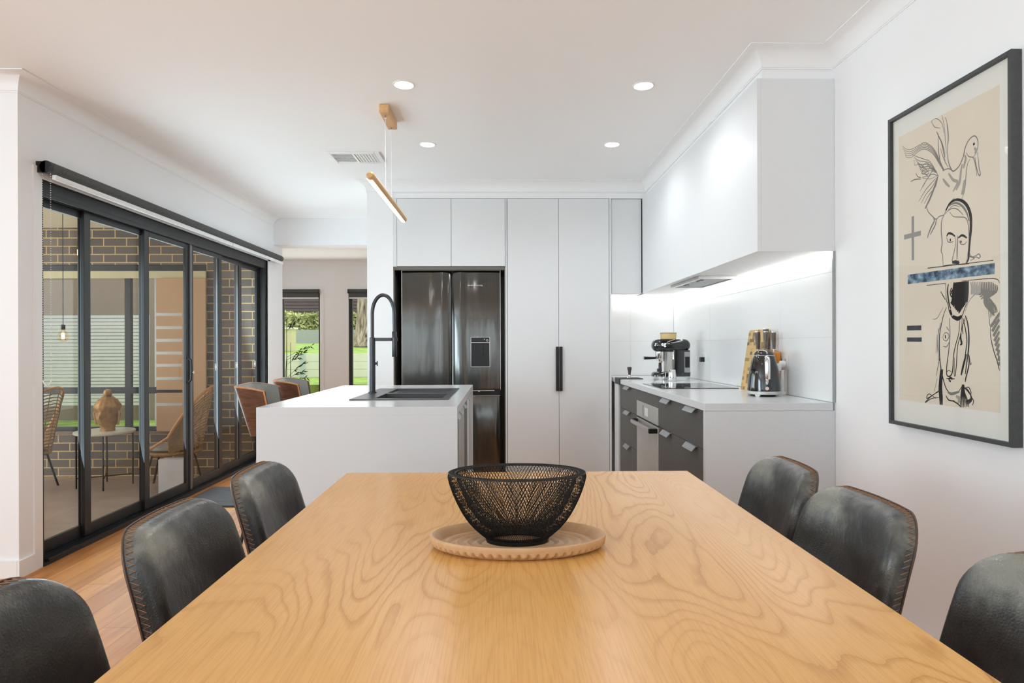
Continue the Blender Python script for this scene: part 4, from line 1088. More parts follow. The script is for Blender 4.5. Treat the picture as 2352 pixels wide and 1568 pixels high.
# ============================================================ BAR STOOLS
def stool(label, loc, rz):
    t = thing('bar_stool', label, 'stool', (0, 0, 0), 0, 'walnut and grey leather stools at the island')
    def shellp(a, z, off):
        # a = angle around the sitter (PI = straight behind), z 0..1
        h = .66 + z * .295 * (1 - .10 * (abs(a - PI) / 1.1) ** 4)
        q = (a - PI) / 1.1; s_ = max(-1, min(1, q)); b_ = abs(s_)
        # wide flat back whose sides wrap forward
        yy = (.225 + off) * math.sin(min(1, b_ * 1.45) * PI / 2) * (1 if s_ > 0 else -1)
        xx = -(.175 + off) * (1 - .10 * min(1, b_ * 1.45) ** 3) + .155 * max(0, (b_ - .50) / .50) ** 1.4
        k_ = .80 + .20 * z
        return (xx * k_ - .045 * z, -yy * k_, h)
    m = MB(); A = [PI - 1.1 + 2.2 * i / 28 for i in range(29)]; Z = [i / 10 for i in range(11)]
    outer = [[shellp(a, z, .0) for a in A] for z in Z]; inn = [[shellp(a, z, -.010) for a in A] for z in Z]
    m.grid(outer); m.grid(inn); 
    sh = m.build('plywood_shell', WALNUT, t, smooth=60)
    e = MB(); edge = [outer[k][0] for k in range(11)] + outer[10][1:-1] + [outer[k][28] for k in range(10, -1, -1)]
    edge = [(p[0] * .985, p[1] * .98, p[2]) for p in edge]; e.tube(edge, .0058, 6); e.build('shell_edge', PLYEDGE, sh)
    m = MB(); A2 = [PI - 1.06 + 2.12 * i / 24 for i in range(25)]
    f1 = [[shellp(a, .02 + z * .99, -.012) for a in A2] for z in Z]
    f2 = [[shellp(a, .02 + z * .97, -.012 - .035 * (math.sin(PI * min(1, max(0, z))) ** .5) * (1 - (abs(a - PI) / 1.07) ** 6)) for a in A2] for z in Z]
    m.grid(f1); m.grid(f2); m.build('back_cushion', CERAM, t, smooth=60)
    m = MB(); m.lathe([(0, .65), (.15, .65), (.172, .66), (.175, .68), (.165, .70), (.12, .71), (0, .71)], (.05, 0, 0), 40); m.build('seat_cushion', CERAM, t)
    m = MB(); m.lathe([(0, .63), (.14, .63), (.172, .645), (.172, .65), (0, .65)], (.045, 0, 0), 40); m.build('seat_shell', WALNUT, t)
    for sx in (-1, 1):
        for sy in (-1, 1): MB().tube([(sx * .10 + .02, sy * .10, .634), (sx * .19, sy * .19, .0)], [.013, .009], 10).build('leg', BLACK, t)
    MB().tube([(-.158, -.158, .22), (.158, -.158, .22), (.158, .158, .22), (-.158, .158, .22)], .007, 8, closed=True).build('footrest', BLACK, t)
    t.location = loc; t.rotation_euler = (0, 0, rz); return t
s0 = stool('bar stool with walnut back and grey leather seat, nearer one at the island', (-1.37, 3.93, 0), math.radians(8))
dup(s0, (-1.375, 4.56, 0), math.radians(8), 'bar stool with walnut back and grey leather seat, farther one by the hall')

# doormat
t = thing('doormat', 'dark grey ribbed doormat lying at the sliding door', 'doormat', (-2.05, 5.02, 0))
MB().box((-2.42, 4.70, .0005), (-1.68, 5.33, .008)).build('backing', basic('mat_rubber', srgb(52, 52, 54), .8), t, True)
m = MB()
for k in range(28): m.box((-2.40, 4.715 + k * .0222, .008), (-1.70, 4.715 + k * .0222 + .012, .014))
m.build('ribs', basic('mat_fibre', srgb(112, 112, 114), .9), t, True, smooth=0)

# ============================================================ FRAMED DRAWING
t = thing('framed_drawing', 'tall black-framed drawing of a duck and faces hung on the right wall', 'framed picture', (1.585, 2.197, .873))
fy0, fy1, fz0, fz1 = 1.892, 2.504, .874, 2.087
m = MB(); wf = .014
m.box((1.552, fy0, fz0), (1.586, fy0 + wf, fz1)).box((1.552, fy1 - wf, fz0), (1.586, fy1, fz1)).box((1.552, fy0 + wf, fz0), (1.586, fy1 - wf, fz0 + wf)).box((1.552, fy0 + wf, fz1 - wf), (1.586, fy1 - wf, fz1))
m.build('frame', FRAMEM, t, True, bevel=.001)
box('mat_board', (1.566, fy0 + wf, fz0 + wf), (1.584, fy1 - wf, fz1 - wf), MATB, t)
dm = box('drawing_paper', (1.5655, 1.954, .973), (1.566, 2.456, 2.003), PAPER, t)
ink = [MB() for _ in range(5)]
cnt = 0
for wd, tone, pts in ART:
    # smooth the stroke a little, then lay it as a thin raised ribbon of ink on the paper
    P = [Vector((p[0] / 1000., p[1] / 1000.)) for p in pts]
    if len(P) > 2:
        Q = []
        for i in range(len(P) - 1):
            p0 = P[max(i - 1, 0)]; p1 = P[i]; p2 = P[i + 1]; p3 = P[min(i + 2, len(P) - 1)]
            for k in range(4):
                u = k / 4; Q.append(.5 * ((2 * p1) + (p2 - p0) * u + (2 * p0 - 5 * p1 + 4 * p2 - p3) * u * u + (3 * p1 - p0 - 3 * p2 + p3) * u ** 3))
        Q.append(P[-1]); P = Q
    hw = wd * .00052 + .0003; rows = []; n = len(P); cnt += 1; x = 1.5654 - (cnt % 40) * .000006
    for i, p in enumerate(P):
        tt = P[min(i + 1, n - 1)] - P[max(i - 1, 0)]
        tt = tt.normalized() if tt.length > 1e-9 else Vector((1, 0)); nn = Vector((-tt.y, tt.x))
        k = hw if tone >= 3 else hw * (.45 + .55 * math.sin(PI * (i + .6) / (n + .2)))
        a = p + nn * k; b = p - nn * k
        cl = lambda q: (x, min(2.4555, max(1.9545, q.x)), min(2.0025, max(.9735, q.y)))
        rows.append([cl(a), cl(b)])
    ink[tone].grid(rows)
for k, nm in enumerate(('ink_lines', 'graphite_lines', 'wash_shading', 'grey_cross', 'slate_bars')):
    if ink[k].v: ink[k].build(nm, INKS[k], dm, True, smooth=0)
k = NT('blue_wash_paint'); n_ = k.n('TexNoise'); n_.inputs['Scale'].default_value = 42; n_.inputs['Detail'].default_value = 3; k.l(k.coord((1, .8, 1)), n_.inputs['Vector'])
k.l(k.ramp(n_.outputs['Fac'], [(.36, srgb(52, 66, 84)), (.5, srgb(104, 128, 148)), (.66, srgb(160, 184, 198))]), k.b.inputs['Base Color']); k.b.inputs['Roughness'].default_value = .9
MB().prism([(2.403, 1.457), (2.403, 1.421), (1.975, 1.412), (1.975, 1.447)], 1.56505, 1.5655, 'X').build('blue_bar', k.m, dm, True, smooth=0)
box('glass_pane', (1.558, fy0 + wf, fz0 + wf), (1.560, fy1 - wf, fz1 - wf), PGLASS, t)

# ============================================================ THINGS ON THE WORKTOP
BZ = .9132
t = thing('coffee_machine', 'black and chrome espresso machine on the worktop behind the cooktop', 'coffee machine', (1.19, 4.97, BZ))
m = MB(); rows = []
def caps(z, hx0, hx1, hw, r):  # rounded plan outline
    o = []; r = min(r, hw)
    for (cx, cy, a0) in ((hx1 - r, hw - r, 0), (hx0 + r, hw - r, PI / 2), (hx0 + r, -hw + r, PI), (hx1 - r, -hw + r, 1.5 * PI)):
        for i in range(9): a = a0 + PI / 2 * i / 8; o.append((cx + r * math.cos(a), cy + r * math.sin(a), z))
    return o
H = []
for i in range(13):
    a = -PI / 2 + PI * i / 12; ins_ = (1 - math.cos(a)) * .048
    H.append(caps(.2735 + .0495 * math.sin(a), ins_ * .8, .30 - ins_ * .8, .0745 - ins_ * .55, .06))
m.grid(H, closed=True); k = len(H[0]); m.f += [tuple(range(k)), tuple(range(12 * k, 13 * k))]; m.mi += [0, 0]
m.build('head', BLACKGLOSS, t, smooth=60)
m = MB(); G = [caps(z, .151, .286, .0725, .012) for z in (.03, .235)]; m.grid(G, closed=True); k = len(G[0]); m.f += [tuple(range(k)), tuple(range(k, 2 * k))]; m.mi += [0, 0]
m.build('body', BLACKGLOSS, t)
m = MB(); G = [caps(z, a, b, w_, r) for z, a, b, w_, r in ((.030, .0, .298, .0745, .055), (.045, 0.0, .30, .0745, .055), (.062, .012, .300, .07, .045), (.068, .03, .298, .06, .03))]; m.grid(G, closed=True); k = len(G[0]); m.f += [tuple(range(k)), tuple(range(3 * k, 4 * k))]; m.mi += [0, 0]
m.build('base', BLACKGLOSS, t)
m = MB(); G = [caps(z, a, b, .068, .05) for z, a, b in ((.0, .02, .292), (.030, .012, .296))]; m.grid(G, closed=True); m.f += [tuple(range(k)), tuple(range(k, 2 * k))]; m.mi += [0, 0]; m.build('chrome_foot', CHROME, t)
MB().lathe([(.034, .165), (.036, .17), (.036, .224)], (.065, 0, 0), 32).lathe([(.030, .150), (.031, .165)], (.07, 0, 0), 32).build('group_head', CHROME, t)
pf = MB().tube([(.045, 0, .176), (.0, 0, .174), (-.062, 0, .174)], [.008, .010, .0125], 16).build('portafilter_handle', BLACK, t)
MB().cyl((-.062, 0, .174), (-.068, 0, .174), .0125, 16).cyl((.04, 0, .176), (.052, 0, .176), .009, 12).build('handle_cap', CHROME, pf)
MB().box((.058, -.012, .138), (.082, .012, .152)).build('spout', CHROME, t)
MB().tube([(.16, -.05, .235), (.157, -.06, .222), (.157, -.062, .165)], [.004, .0085, .0085], 14).build('steam_wand', CHROME, t)
MB().box((.110, -.055, .068), (.1505, .055, .224)).build('front_plate', OVENST, t)
MB().box((.238, -.0745, .062), (.283, -.0715, .222)).build('water_tank', basic('tank_glass', srgb(150, 152, 150), .1), t)
MB().box((.243, -.0762, .10), (.278, -.0745, .185)).build('tank_window', BLACK, t)
MB().lathe([(.056, .320), (.060, .324), (.064, .370), (.062, .372), (.0, .372)], (.132, 0, 0), 36).build('bean_hopper', HOPPER, t)
MB().lathe([(.0645, .368), (.0655, .370), (.0645, .373)], (.132, 0, 0), 36, caps=False).build('hopper_lid', KNIFEW, t)
MB().tube([(.088, -.078, .275), (.105, -.084, .300), (.125, -.084, .308), (.165, -.080, .322)], .0035, 8).lathe([(0, -.006), (.009, 0), (0, .006)], (.135, -.082, .293), 14).build('steam_lever', CHROME, t)
MB().box((.045, -.02, .068), (.075, .02, .09)).lathe([(.013, .09), (.011, .135), (.012, .137), (0, .137)], (.066, 0, 0), 20).build('espresso_cup', GUN, t)
MB().lathe([(0, -.001), (.0018, 0), (0, .001)], (.222, -.0745, .047), 8, axis='Y').build('indicator_dot', WHITEPL, t)
text_mb('smeg', .042, .0005).build('brand_lettering', CHROME, t, False, 0, tf=Matrix.Translation(Vector((.052, -.0705, .283))) @ Matrix.Rotation(math.radians(-22), 4, 'Z') @ Matrix.Rotation(PI / 2, 4, 'X') @ Matrix.Rotation(.0, 4, 'Z'))

t = thing('milk_jug', 'small conical chrome milk jug in front of the espresso machine', 'jug', (1.305, 4.80, BZ))
MB().lathe([(0, 0), (.033, 0), (.034, .003), (.027, .086), (.0262, .088), (.025, .086), (.031, .005), (0, .004)], (0, 0, 0), 36).build('body', CHROME, t)
MB().tube([(-.030, .0, .07), (-.05, 0, .068), (-.052, 0, .03), (-.034, 0, .015)], .003, 8).build('handle', CHROME, t)
t = thing('tamping_mat', 'black rubber corner mat folded over the worktop edge under the coffee tamper', 'mat', (1.04, 5.2, BZ))
MB().box((.957, 5.10, BZ), (1.15, 5.30, BZ + .006)).box((.957, 5.10, BZ - .045), (.9635, 5.30, BZ)).build('mat', basic('black_rubber', srgb(52, 50, 48), .6), t, True, bevel=.001)
t = thing('coffee_tamper', 'coffee tamper with a dark tapered handle standing on the black mat', 'tamper', (1.06, 5.20, BZ + .006))
MB().lathe([(0, 0), (.029, 0), (.029, .007), (.020, .010), (.008, .016), (.007, .022), (.012, .026), (0, .026)], (0, 0, 0), 32).build('steel_base', CHROME, t)
MB().lathe([(.009, .026), (.010, .030), (.0125, .05), (.0185, .08), (.0185, .086), (.014, .090), (0, .091)], (0, 0, 0), 28).build('handle', basic('dark_tamper_wood', srgb(80, 76, 72), .3), t)

# kettle
t = thing('kettle', 'glossy black retro kettle with a chrome handle, on the right worktop', 'kettle', (1.425, 3.40, BZ))
MB().lathe([(.0846, .027), (.0846, .05), (.081, .086), (.0755, .135), (.067, .170), (.060, .198), (.0535, .218), (.052, .220), (0, .220)], (0, 0, 0), 56).build('body', BLACKGLOSS, t)
l_ = MB().lathe([(.0538, .2195), (.0545, .221), (.0515, .229), (.043, .240), (.028, .2475), (.010, .2505), (0, .251)], (0, 0, 0), 48).build('lid', FRIDGE, t)
MB().lathe([(.0542, .217), (.0555, .219), (.0542, .221)], (0, 0, 0), 48, caps=False).build('lid_ring', CHROME, t)
m = MB(); m.lathe([(.079, .010), (.087, .012), (.0875, .024), (.085, .0275), (0, .0275)], (0, 0, 0), 56)
for a in range(4):
    an = math.radians(45 + 90 * a); c_, s_ = math.cos(an), math.sin(an)
    q = []
    for z, k in ((.0, .8), (.012, 1.25)):
        for u, v in ((-.012, -.010), (.012, -.010), (.012, .008), (-.012, .008)):
            q.append((c_ * (.078 + v) - s_ * u * k, s_ * (.078 + v) + c_ * u * k, z))
    m.hexa(q)
m.build('base', OVENST, t)
MB().lathe([(0, .0), (.058, 0), (.06, .003), (.058, .010), (0, .010)], (0, 0, 0), 40).build('power_base', BLACK, t)
dv = Vector((-.22, -.975, 0)); rv = Vector((.975, -.22, 0))
pp = [(.054, .208), (.075, .212), (.098, .205), (.108, .185), (.110, .13), (.108, .095)]
m = MB(); rows = []
hp = [dv * a + Vector((0, 0, z)) for a, z in pp]
hp2 = []
for i in range(len(hp) - 1):
    for k in range(5):
        u = k / 5; p0 = hp[max(0, i - 1)]; p1 = hp[i]; p2 = hp[i + 1]; p3 = hp[min(len(hp) - 1, i + 2)]
        hp2.append(.5 * ((2 * p1) + (p2 - p0) * u + (2 * p0 - 5 * p1 + 4 * p2 - p3) * u * u + (3 * p1 - p0 - 3 * p2 + p3) * u ** 3))
hp2.append(hp[-1])
for i, p in enumerate(hp2):
    tt = (hp2[min(i + 1, len(hp2) - 1)] - hp2[max(i - 1, 0)]).normalized(); nn = rv.cross(tt)
    rows.append([p + rv * (.0125 * math.cos(a)) + nn * (.005 * math.sin(a)) for a in [2 * PI * j / 16 for j in range(16)]])
m.grid(rows, closed=True); m.f += [tuple(range(16)), tuple(range((len(rows) - 1) * 16, len(rows) * 16))]; m.mi += [0, 0]
m.build('handle', CHROME, t, smooth=60)
MB().tube([dv * .059 + Vector((0, 0, .205)), dv * .076 + Vector((0, 0, .13)), dv * .083 + Vector((0, 0, .08)), dv * .082 + Vector((0, 0, .066))], [.008, .009, .009, .006], 14).build('handle_backplate', CHROME, t)
an = -1.36
MB().cyl(dv * .082 + Vector((0, 0, .045)), dv * .090 + Vector((0, 0, .045)), .0095, 20).build('switch_button', CHROME, t)
for ch_, deg in (('S', -172), ('M', -141), ('E', -25), ('G', 5)):
    a = math.radians(deg); rr = .0772
    text_mb(ch_, .020, .0006).build('brand_letter', STEEL, t, False, 0, tf=Matrix.Translation(Vector((rr * math.cos(a), rr * math.sin(a), .128))) @ Matrix.Rotation(a + PI / 2, 4, 'Z') @ Matrix.Rotation(PI / 2 - .2, 4, 'X'))

# chopping board leaning on the tiles
k = NT('end_grain_checker'); c = k.n('TexCoord'); s = k.n('SeparateXYZ'); q = k.n('CombineXYZ'); k.l(c.outputs['Object'], s.inputs[0])
for ax, cell, idx in (('Y', .034, 0), ('Z', .0195, 1)):
    dv_ = k.n('Math', operation='DIVIDE'); dv_.inputs[1].default_value = cell; fl_ = k.n('Math', operation='FLOOR'); k.l(s.outputs[ax], dv_.inputs[0]); k.l(dv_.outputs[0], fl_.inputs[0]); k.l(fl_.outputs[0], q.inputs[idx])
wn = k.n('TexWhiteNoise', noise_dimensions='3D'); k.l(q.outputs[0], wn.inputs['Vector'])
k.l(k.ramp(wn.outputs['Value'], [(0, srgb(120, 96, 64)), (.14, srgb(152, 124, 82)), (.34, srgb(190, 154, 98)), (.5, srgb(208, 172, 114))], 'CONSTANT'), k.b.inputs['Base Color']); k.b.inputs['Roughness'].default_value = .5
t = thing('chopping_board', 'checkered end-grain wooden chopping board leaning against the tiles behind the kettle', 'chopping board', (1.50, 3.80, BZ))
m = MB(); ol = []
hw_, hh_, r_ = .135, .372, .018
for cy, cz_, a0 in ((hw_ - r_, hh_ - r_, 0), (-hw_ + r_, hh_ - r_, PI / 2), (-hw_ + r_, r_ * .4, PI), (hw_ - r_, r_ * .4, 1.5 * PI)):
    for i in range(7):
        a = a0 + PI / 2 * i / 6; ol.append((cy + r_ * math.cos(a), max(0, cz_ + r_ * math.sin(a))))
m.prism(ol, 0, .018, 'X')
bd = m.build('board', k.m, t, bevel=.001, tf=Matrix.Rotation(.155, 4, 'Y'))

t = thing('knife_block', 'amber bamboo knife block behind the kettle, holding dark-handled knives', 'knife block', (1.50, 3.57, BZ))
MB().hexa([(1.475, 3.515, BZ), (1.57, 3.515, BZ), (1.57, 3.63, BZ), (1.475, 3.63, BZ), (1.475, 3.515, BZ + .232), (1.57, 3.515, BZ + .232), (1.57, 3.63, BZ + .25), (1.475, 3.63, BZ + .25)]).build('block', AMBERW, t, True, bevel=.004)
def knife(x, y, z1, wd, lab):
    kt = thing('kitchen_knife', lab, 'knife', (x, y, BZ + .24), group='knives in the bamboo block')
    MB().tube([(0, 0, -.10), (0, 0, .012)], .004, 8, flat=.3).build('blade', STEEL, kt)
    h = z1 - .013
    MB().tube([(0, 0, .012), (0, 0, .03), (-.001, 0, h * .6), (-.002, 0, h)], [wd * .72, wd * .78, wd, wd * 1.02], 14, flat=.72).build('handle', KNIFEW, kt)
    MB().tube([(-.002, 0, h), (-.002, 0, h + .004)], wd * 1.03, 14, flat=.72).build('end_cap', STEEL, kt)
knife(1.483, 3.62, .122, .0155, 'dark wooden knife handle leftmost in the block, in front of the chopping board')
knife(1.497, 3.54, .121, .0125, 'dark knife handle second from left in the block')
knife(1.518, 3.59, .138, .0165, 'tallest and widest black handle at the back of the block')
knife(1.541, 3.54, .118, .0125, 'dark knife handle rightmost in the block, nearest the power point')

t = thing('power_point', 'white double power point on the tiles right of the kettle with a plug', 'power outlet', (1.577, 3.50, 1.09))
MB().box((1.5745, 3.44, 1.052), (1.5778, 3.545, 1.132)).build('cover_plate', WHITEPL, t, True, bevel=.001)
for y in (3.47, 3.515): MB().box((1.573, y - .006, 1.10), (1.5745, y + .006, 1.112)).build('switch', OVENST, t, True)
t = thing('power_plug', 'white plug-in adaptor with a cable running down behind the kettle', 'plug', (1.56, 3.47, 1.07))
MB().cyl((1.5735, 3.475, 1.082), (1.545, 3.475, 1.082), .019, 24).box((1.518, 3.45, 1.045), (1.545, 3.49, 1.085)).build('adaptor', WHITEPL, t, True, bevel=.003)
MB().box((1.545, 3.452, .930), (1.560, 3.468, 1.05)).box((1.538, 3.447, BZ), (1.566, 3.473, .930)).build('charger_stem', WHITEPL, t, True, bevel=.002)
t = thing('power_point', 'white power point on the tiles behind the espresso machine with a black plug', 'power outlet', (1.577, 4.88, 1.09))
MB().box((1.5745, 4.83, 1.05), (1.5778, 4.945, 1.13)).build('cover_plate', WHITEPL, t, True, bevel=.001)
MB().box((1.545, 4.86, 1.058), (1.5745, 4.90, 1.095)).build('plug', BLACK, t, True, bevel=.002)

# ============================================================ PATIO BEYOND THE SLIDING DOOR
FZ = -.183
struct(box('patio_floor', (-7.2, 3.42, FZ - .1), (-2.612, 6.75, FZ), PATIOF))
struct(box('patio_step', (-2.70, 3.46, FZ), (-2.612, 6.74, -.005), PATIOF))
struct(box('patio_ceiling', (-7.2, 3.42, 2.447), (-2.612, 6.9, 2.5), PATIOC))
m = MB(); WX0, WX1, WZ0, WZ1 = -6.4, -3.12, .298, 2.056; BY = 6.75
m.box((-7.2, BY, FZ), (-2.612, BY + .115, WZ0)).box((-7.2, BY, WZ1), (-2.612, BY + .115, 2.447)).box((-7.2, BY, WZ0), (WX0, BY + .115, WZ1)).box((WX1, BY, WZ0), (-2.612, BY + .115, WZ1))
struct(m.build('wall_brick', BRICK, smooth=0))
struct(box('wall_door_lining', (-2.6118, 6.70, FZ), (-2.6102, 6.75, 2.44), BRICK)) if False else None
f = MB(); a = BY + .03; b = BY + .08
f.box((WX0, a, WZ1 - .075), (WX1, b, WZ1)).box((WX0, a, WZ0), (WX1, b, WZ0 + .04)).box((WX0, a, .69), (WX1, b, .758)).box((-4.0, a, .758), (-3.94, b, 1.98)).box((-5.2, a, .758), (-5.14, b, 1.98)).box((-3.16, a, WZ0 + .04), (WX1, b, 1.98)).box((WX0, a, WZ0 + .04), (WX0 + .04, b, 1.98)).box((-4.0, a, WZ0 + .04), (-3.94, b, .69))
pw_ = struct(f.build('window_3', BLACKAL)); box('glass_pane', (WX0, BY + .05, WZ0), (WX1, BY + .054, WZ1), WGLASS, pw_)
struct(box('window_sill', (WX0, BY - .02, WZ0 - .03), (WX1, BY + .03, WZ0), basic('sill_brick', srgb(128, 112, 104), .8)))
# roller box, and a slatted beige screen standing in for a reflected entry door
tag(box('blind_box', (WX0, BY - .03, 1.91), (WX1 - .0, BY - .004, 1.985), CREAMB), 'long cream blind box across the top of the patio window', 'blind box')
t = thing('reflection_screen', 'beige screen with eight narrow bright slots standing in for a reflected door', 'screen', (-3.38, 6.7, .3))
zs_ = [1.19 - (y - 793) * 6.7 / 1450 for y in (720, 750, 779, 808, 836, 866, 895, 925)]
m = MB(); zz = 1.905
for z in zs_:
    m.box((-3.62, 6.69, z + .016), (-3.35, 6.715, zz)); zz = z - .016
m.box((-3.62, 6.69, .30), (-3.35, 6.715, zz)).box((-3.35, 6.69, .30), (-3.105, 6.715, 1.905))
m.build('panel', BEIGE, t, True, smooth=0)

# round side table and sculpted head
t = thing('side_table', 'round pale-topped side table on thin dark legs out on the patio', 'side table', (-3.90, 6.28, FZ))
MB().lathe([(0, .522), (.252, .522), (.262, .530), (.262, .545), (.258, .549), (0, .549)], (0, 0, 0), 48).build('table_top', PALE, t)
for k_ in range(4):
    a_ = math.radians(28 + 90 * k_); MB().tube([(.235 * math.cos(a_), .235 * math.sin(a_), .522), (.235 * math.cos(a_), .235 * math.sin(a_), .0)], .008, 8).build('leg', BLACK, t)
a1 = [(.235 * math.cos(math.radians(28 + 90 * j)), .235 * math.sin(math.radians(28 + 90 * j)), .10) for j in range(4)]
MB().tube([a1[0], a1[2]], .006, 6).tube([a1[1], a1[3]], .006, 6).build('cross_brace', BLACK, t)
t = thing('buddha_head', 'weathered golden buddha head ornament on the round patio table', 'ornament', (-3.86, 6.26, FZ + .549))
m = MB(); rows = []
prof = [(.064, .0), (.062, .03), (.066, .05), (.084, .075), (.094, .105), (.100, .14), (.103, .17), (.104, .20), (.112, .222), (.108, .25), (.095, .28), (.076, .305), (.056, .325), (.034, .34)]
for z_i, (r, z) in enumerate(prof):
    o = []
    for j in range(48):
        a = 2 * PI * j / 48; d = 0
        fa = ((a + PI / 2 + PI) % (2 * PI)) - PI        # 0 = towards the viewer (-y)
        if .08 < z < .20: d += .030 * math.exp(-(fa / .14) ** 2) * (1 - abs(z - .135) / .075 if abs(z - .135) < .075 else 0)
        if .06 < z < .10: d += .010 * math.exp(-(fa / .3) ** 2)
        if .17 < z < .19: d += .006 * math.exp(-((abs(fa) - .42) / .25) ** 2)
        if .15 < z < .172: d -= .012 * math.exp(-((abs(fa) - .42) / .2) ** 2)
        if z > .22: d += .009 * (math.sin(a * 14) * .5 + .5) * (1 if z_i % 2 else .3)
        o.append(((r + d) * math.cos(a), (r + d) * 1.05 * math.sin(a), z))
    rows.append(o)
m.grid(rows, closed=True); m.f += [tuple(range(48)), tuple(range(13 * 48, 14 * 48))]; m.mi += [0, 0]
m.build('face_and_hair', GOLD, t, smooth=50)
MB().lathe([(.03, .338), (.036, .35), (.038, .37), (.03, .395), (.012, .408), (0, .41)], (0, 0, 0), 24).build('topknot', GOLD, t)
for s_ in (-1, 1): MB().tube([(s_ * .105, -.01, .20), (s_ * .120, -.012, .175), (s_ * .114, -.012, .12), (s_ * .104, -.01, .06)], [.008, .018, .012, .013], 10, flat=.6).build('ear', GOLD, t)

def rattan_chair(label, loc, rz, sc=1.0):
    t = thing('rattan_chair', label, 'chair', (0, 0, 0), 0, 'woven cane armchairs on the patio')
    def sp(a, z):  # a from behind (PI), z 0..1
        k = abs(a - PI) / 1.5
        top = .95 * sc if False else (.98 - .46 * k ** 2.2)
        h = .36 + (top - .36) * z
        r = .25 + .07 * z
        return Vector((r * math.cos(a) - .05 * z * (1 - k), r * math.sin(a) * 1.05, h))
    A = [PI - 1.5 + 3.0 * i / 36 for i in range(37)]
    fr_ = [sp(a, 1) for a in A]
    fr_ = [Vector((.22, fr_[0].y * .8, .36))] + fr_ + [Vector((.22, fr_[-1].y * .8, .36))]
    MB().tube(fr_, .013, 10, closed=True).build('cane_frame', RATTAN, t)
    m = MB()
    for k in range(17):
        z = .08 + .88 * k / 17
        m.tube([sp(a, z) + Vector((0, 0, .002 * math.sin(i * 2.1 + k))) for i, a in enumerate(A)], .0062, 5)
    for i in range(0, 37, 4): m.tube([sp(A[i], z / 6) for z in range(7)], .0045, 5)
    m.build('woven_back', RATTAND, t)
    MB().lathe([(0, .335), (.25, .335), (.265, .35), (.25, .365), (0, .368)], (0, 0, 0), 36).build('seat', RATTAND, t)
    MB().lathe([(0, .369), (.20, .369), (.22, .385), (.20, .405), (0, .41)], (0, 0, 0), 36).build('seat_pad', CERAM, t)
    for sx in (-1, 1):
        for sy in (-1, 1): MB().tube([(sx * .15, sy * .16, .334), (sx * .22, sy * .22, 0)], .010, 8).build('leg', BLACK, t)
    t.location = loc; t.rotation_euler = (0, 0, rz); return t
r0 = rattan_chair('woven cane chair half seen at the left edge of the sliding door', (-4.62, 6.12, FZ), math.radians(178))
dup(r0, (-3.22, 6.25, FZ), math.radians(196), 'woven cane chair on the patio right of the buddha head')
t = thing('reflection_block', 'low pale marbled block standing in for a bright reflection in the door glass', 'reflection_block', (-3.06, 5.96, FZ))  # block added where a pale reflection shows in the door glass
MB().box((-3.177, 5.90, FZ), (-2.946, 6.02, FZ + .325)).build('block', basic('pale_reflection', srgb(198, 198, 202), .3, var=.08, scale=7), t, True, bevel=.002)
def bulb(x, y, z, lab, warm):  # hung bulb added in place of a lamp reflected in the glass
    t = thing('reflected_bulb', lab, 'reflected bulb', (x, y, z), group='filament bulbs standing in for reflections')
    MB().lathe([(0, -.055), (.022, -.050), (.038, -.032), (.042, -.012), (.036, .012), (.020, .036), (.013, .05), (.013, .058)], (0, 0, 0), 24, caps=False).build('glass_globe', BGLASS, t)
    MB().lathe([(0, -.03), (.011, -.028), (.011, .02), (0, .022)], (0, 0, 0), 12).build('filament', BULBF, t)
    MB().lathe([(0, .095), (.017, .09), (.017, .05), (.013, .048)], (0, 0, 0), 20).cyl((0, 0, .09), (0, 0, 2.447 - z), .003, 6).build('cord_and_socket', BLACK, t)
bulb(-3.77, 5.5, 1.288, 'glowing filament bulb standing in for a lamp reflected in the first glass panel', True)
bulb(-3.70, 5.6, 2.02, 'glowing filament bulb standing in for a glow reflected high in the door glass', True)

# ground and boundary beyond the patio window
tag(MB().box((-12, 6.87, -.3), (-3.88, 9.89, .05)).build('side_lawn', GRASS), 'mown side lawn beyond the patio window', 'lawn', kind='stuff')
t = thing('reflection_slats', 'white horizontal slats standing in for a reflection, beyond the patio window', 'fence', (-6.5, 8.6, .05))  # slats built as an object in place of a reflection
m = MB()
for k_ in range(26): m.box((-11.5, 8.6, .40 + k_ * .047), (-4.75, 8.615, .40 + k_ * .047 + .037))
m.build('slats', basic('white_slat', srgb(214, 216, 214), .6), t, True, smooth=0)
for x in (-10.5, -8.5, -6.5, -4.85): MB().box((x, 8.615, .05), (x + .07, 8.67, 1.62)).build('post', POSTM, t, True)
struct(box('wall_neighbour', (-13, 9.9, -.1), (-5.3, 10.0, 3.4), basic('brown_render', srgb(152, 130, 112), .8)))

# ============================================================ FRONT GARDEN beyond the hall windows
tag(MB().box((-9, 10.55, .3), (1.5, 13.0, .545)).build('front_lawn', GRASS), 'bright green lawn strip below the retaining wall', 'lawn', kind='stuff')
t = thing('retaining_wall', 'pale concrete sleeper retaining wall with galvanised posts', 'retaining wall', (-4, 13.1, .55))
m = MB()
for k_ in range(3): m.box((-9, 13.07, .55 + k_ * .163), (1.5, 13.17, .55 + k_ * .163 + .156))
m.build('sleepers', SLEEPER, t, True, smooth=0)
for x in (-6.2, -4.13, -1.6, .4): MB().box((x, 13.01, .5), (x + .10, 13.07, 1.04)).build('post', POSTM, t, True)
m = MB(); m.prism([(13.19, .96), (19.95, 1.22), (19.95, 1.28), (13.19, 1.02)], -10, 2, 'X')
tag(m.build('upper_lawn', GRASS), 'green lawn sloping up behind the retaining wall', 'lawn', kind='stuff')
t = thing('letterbox_pillar', 'cream masonry pillar on the lawn seen through the left hall window', 'pillar', (-4.85, 14.6, 1.0))
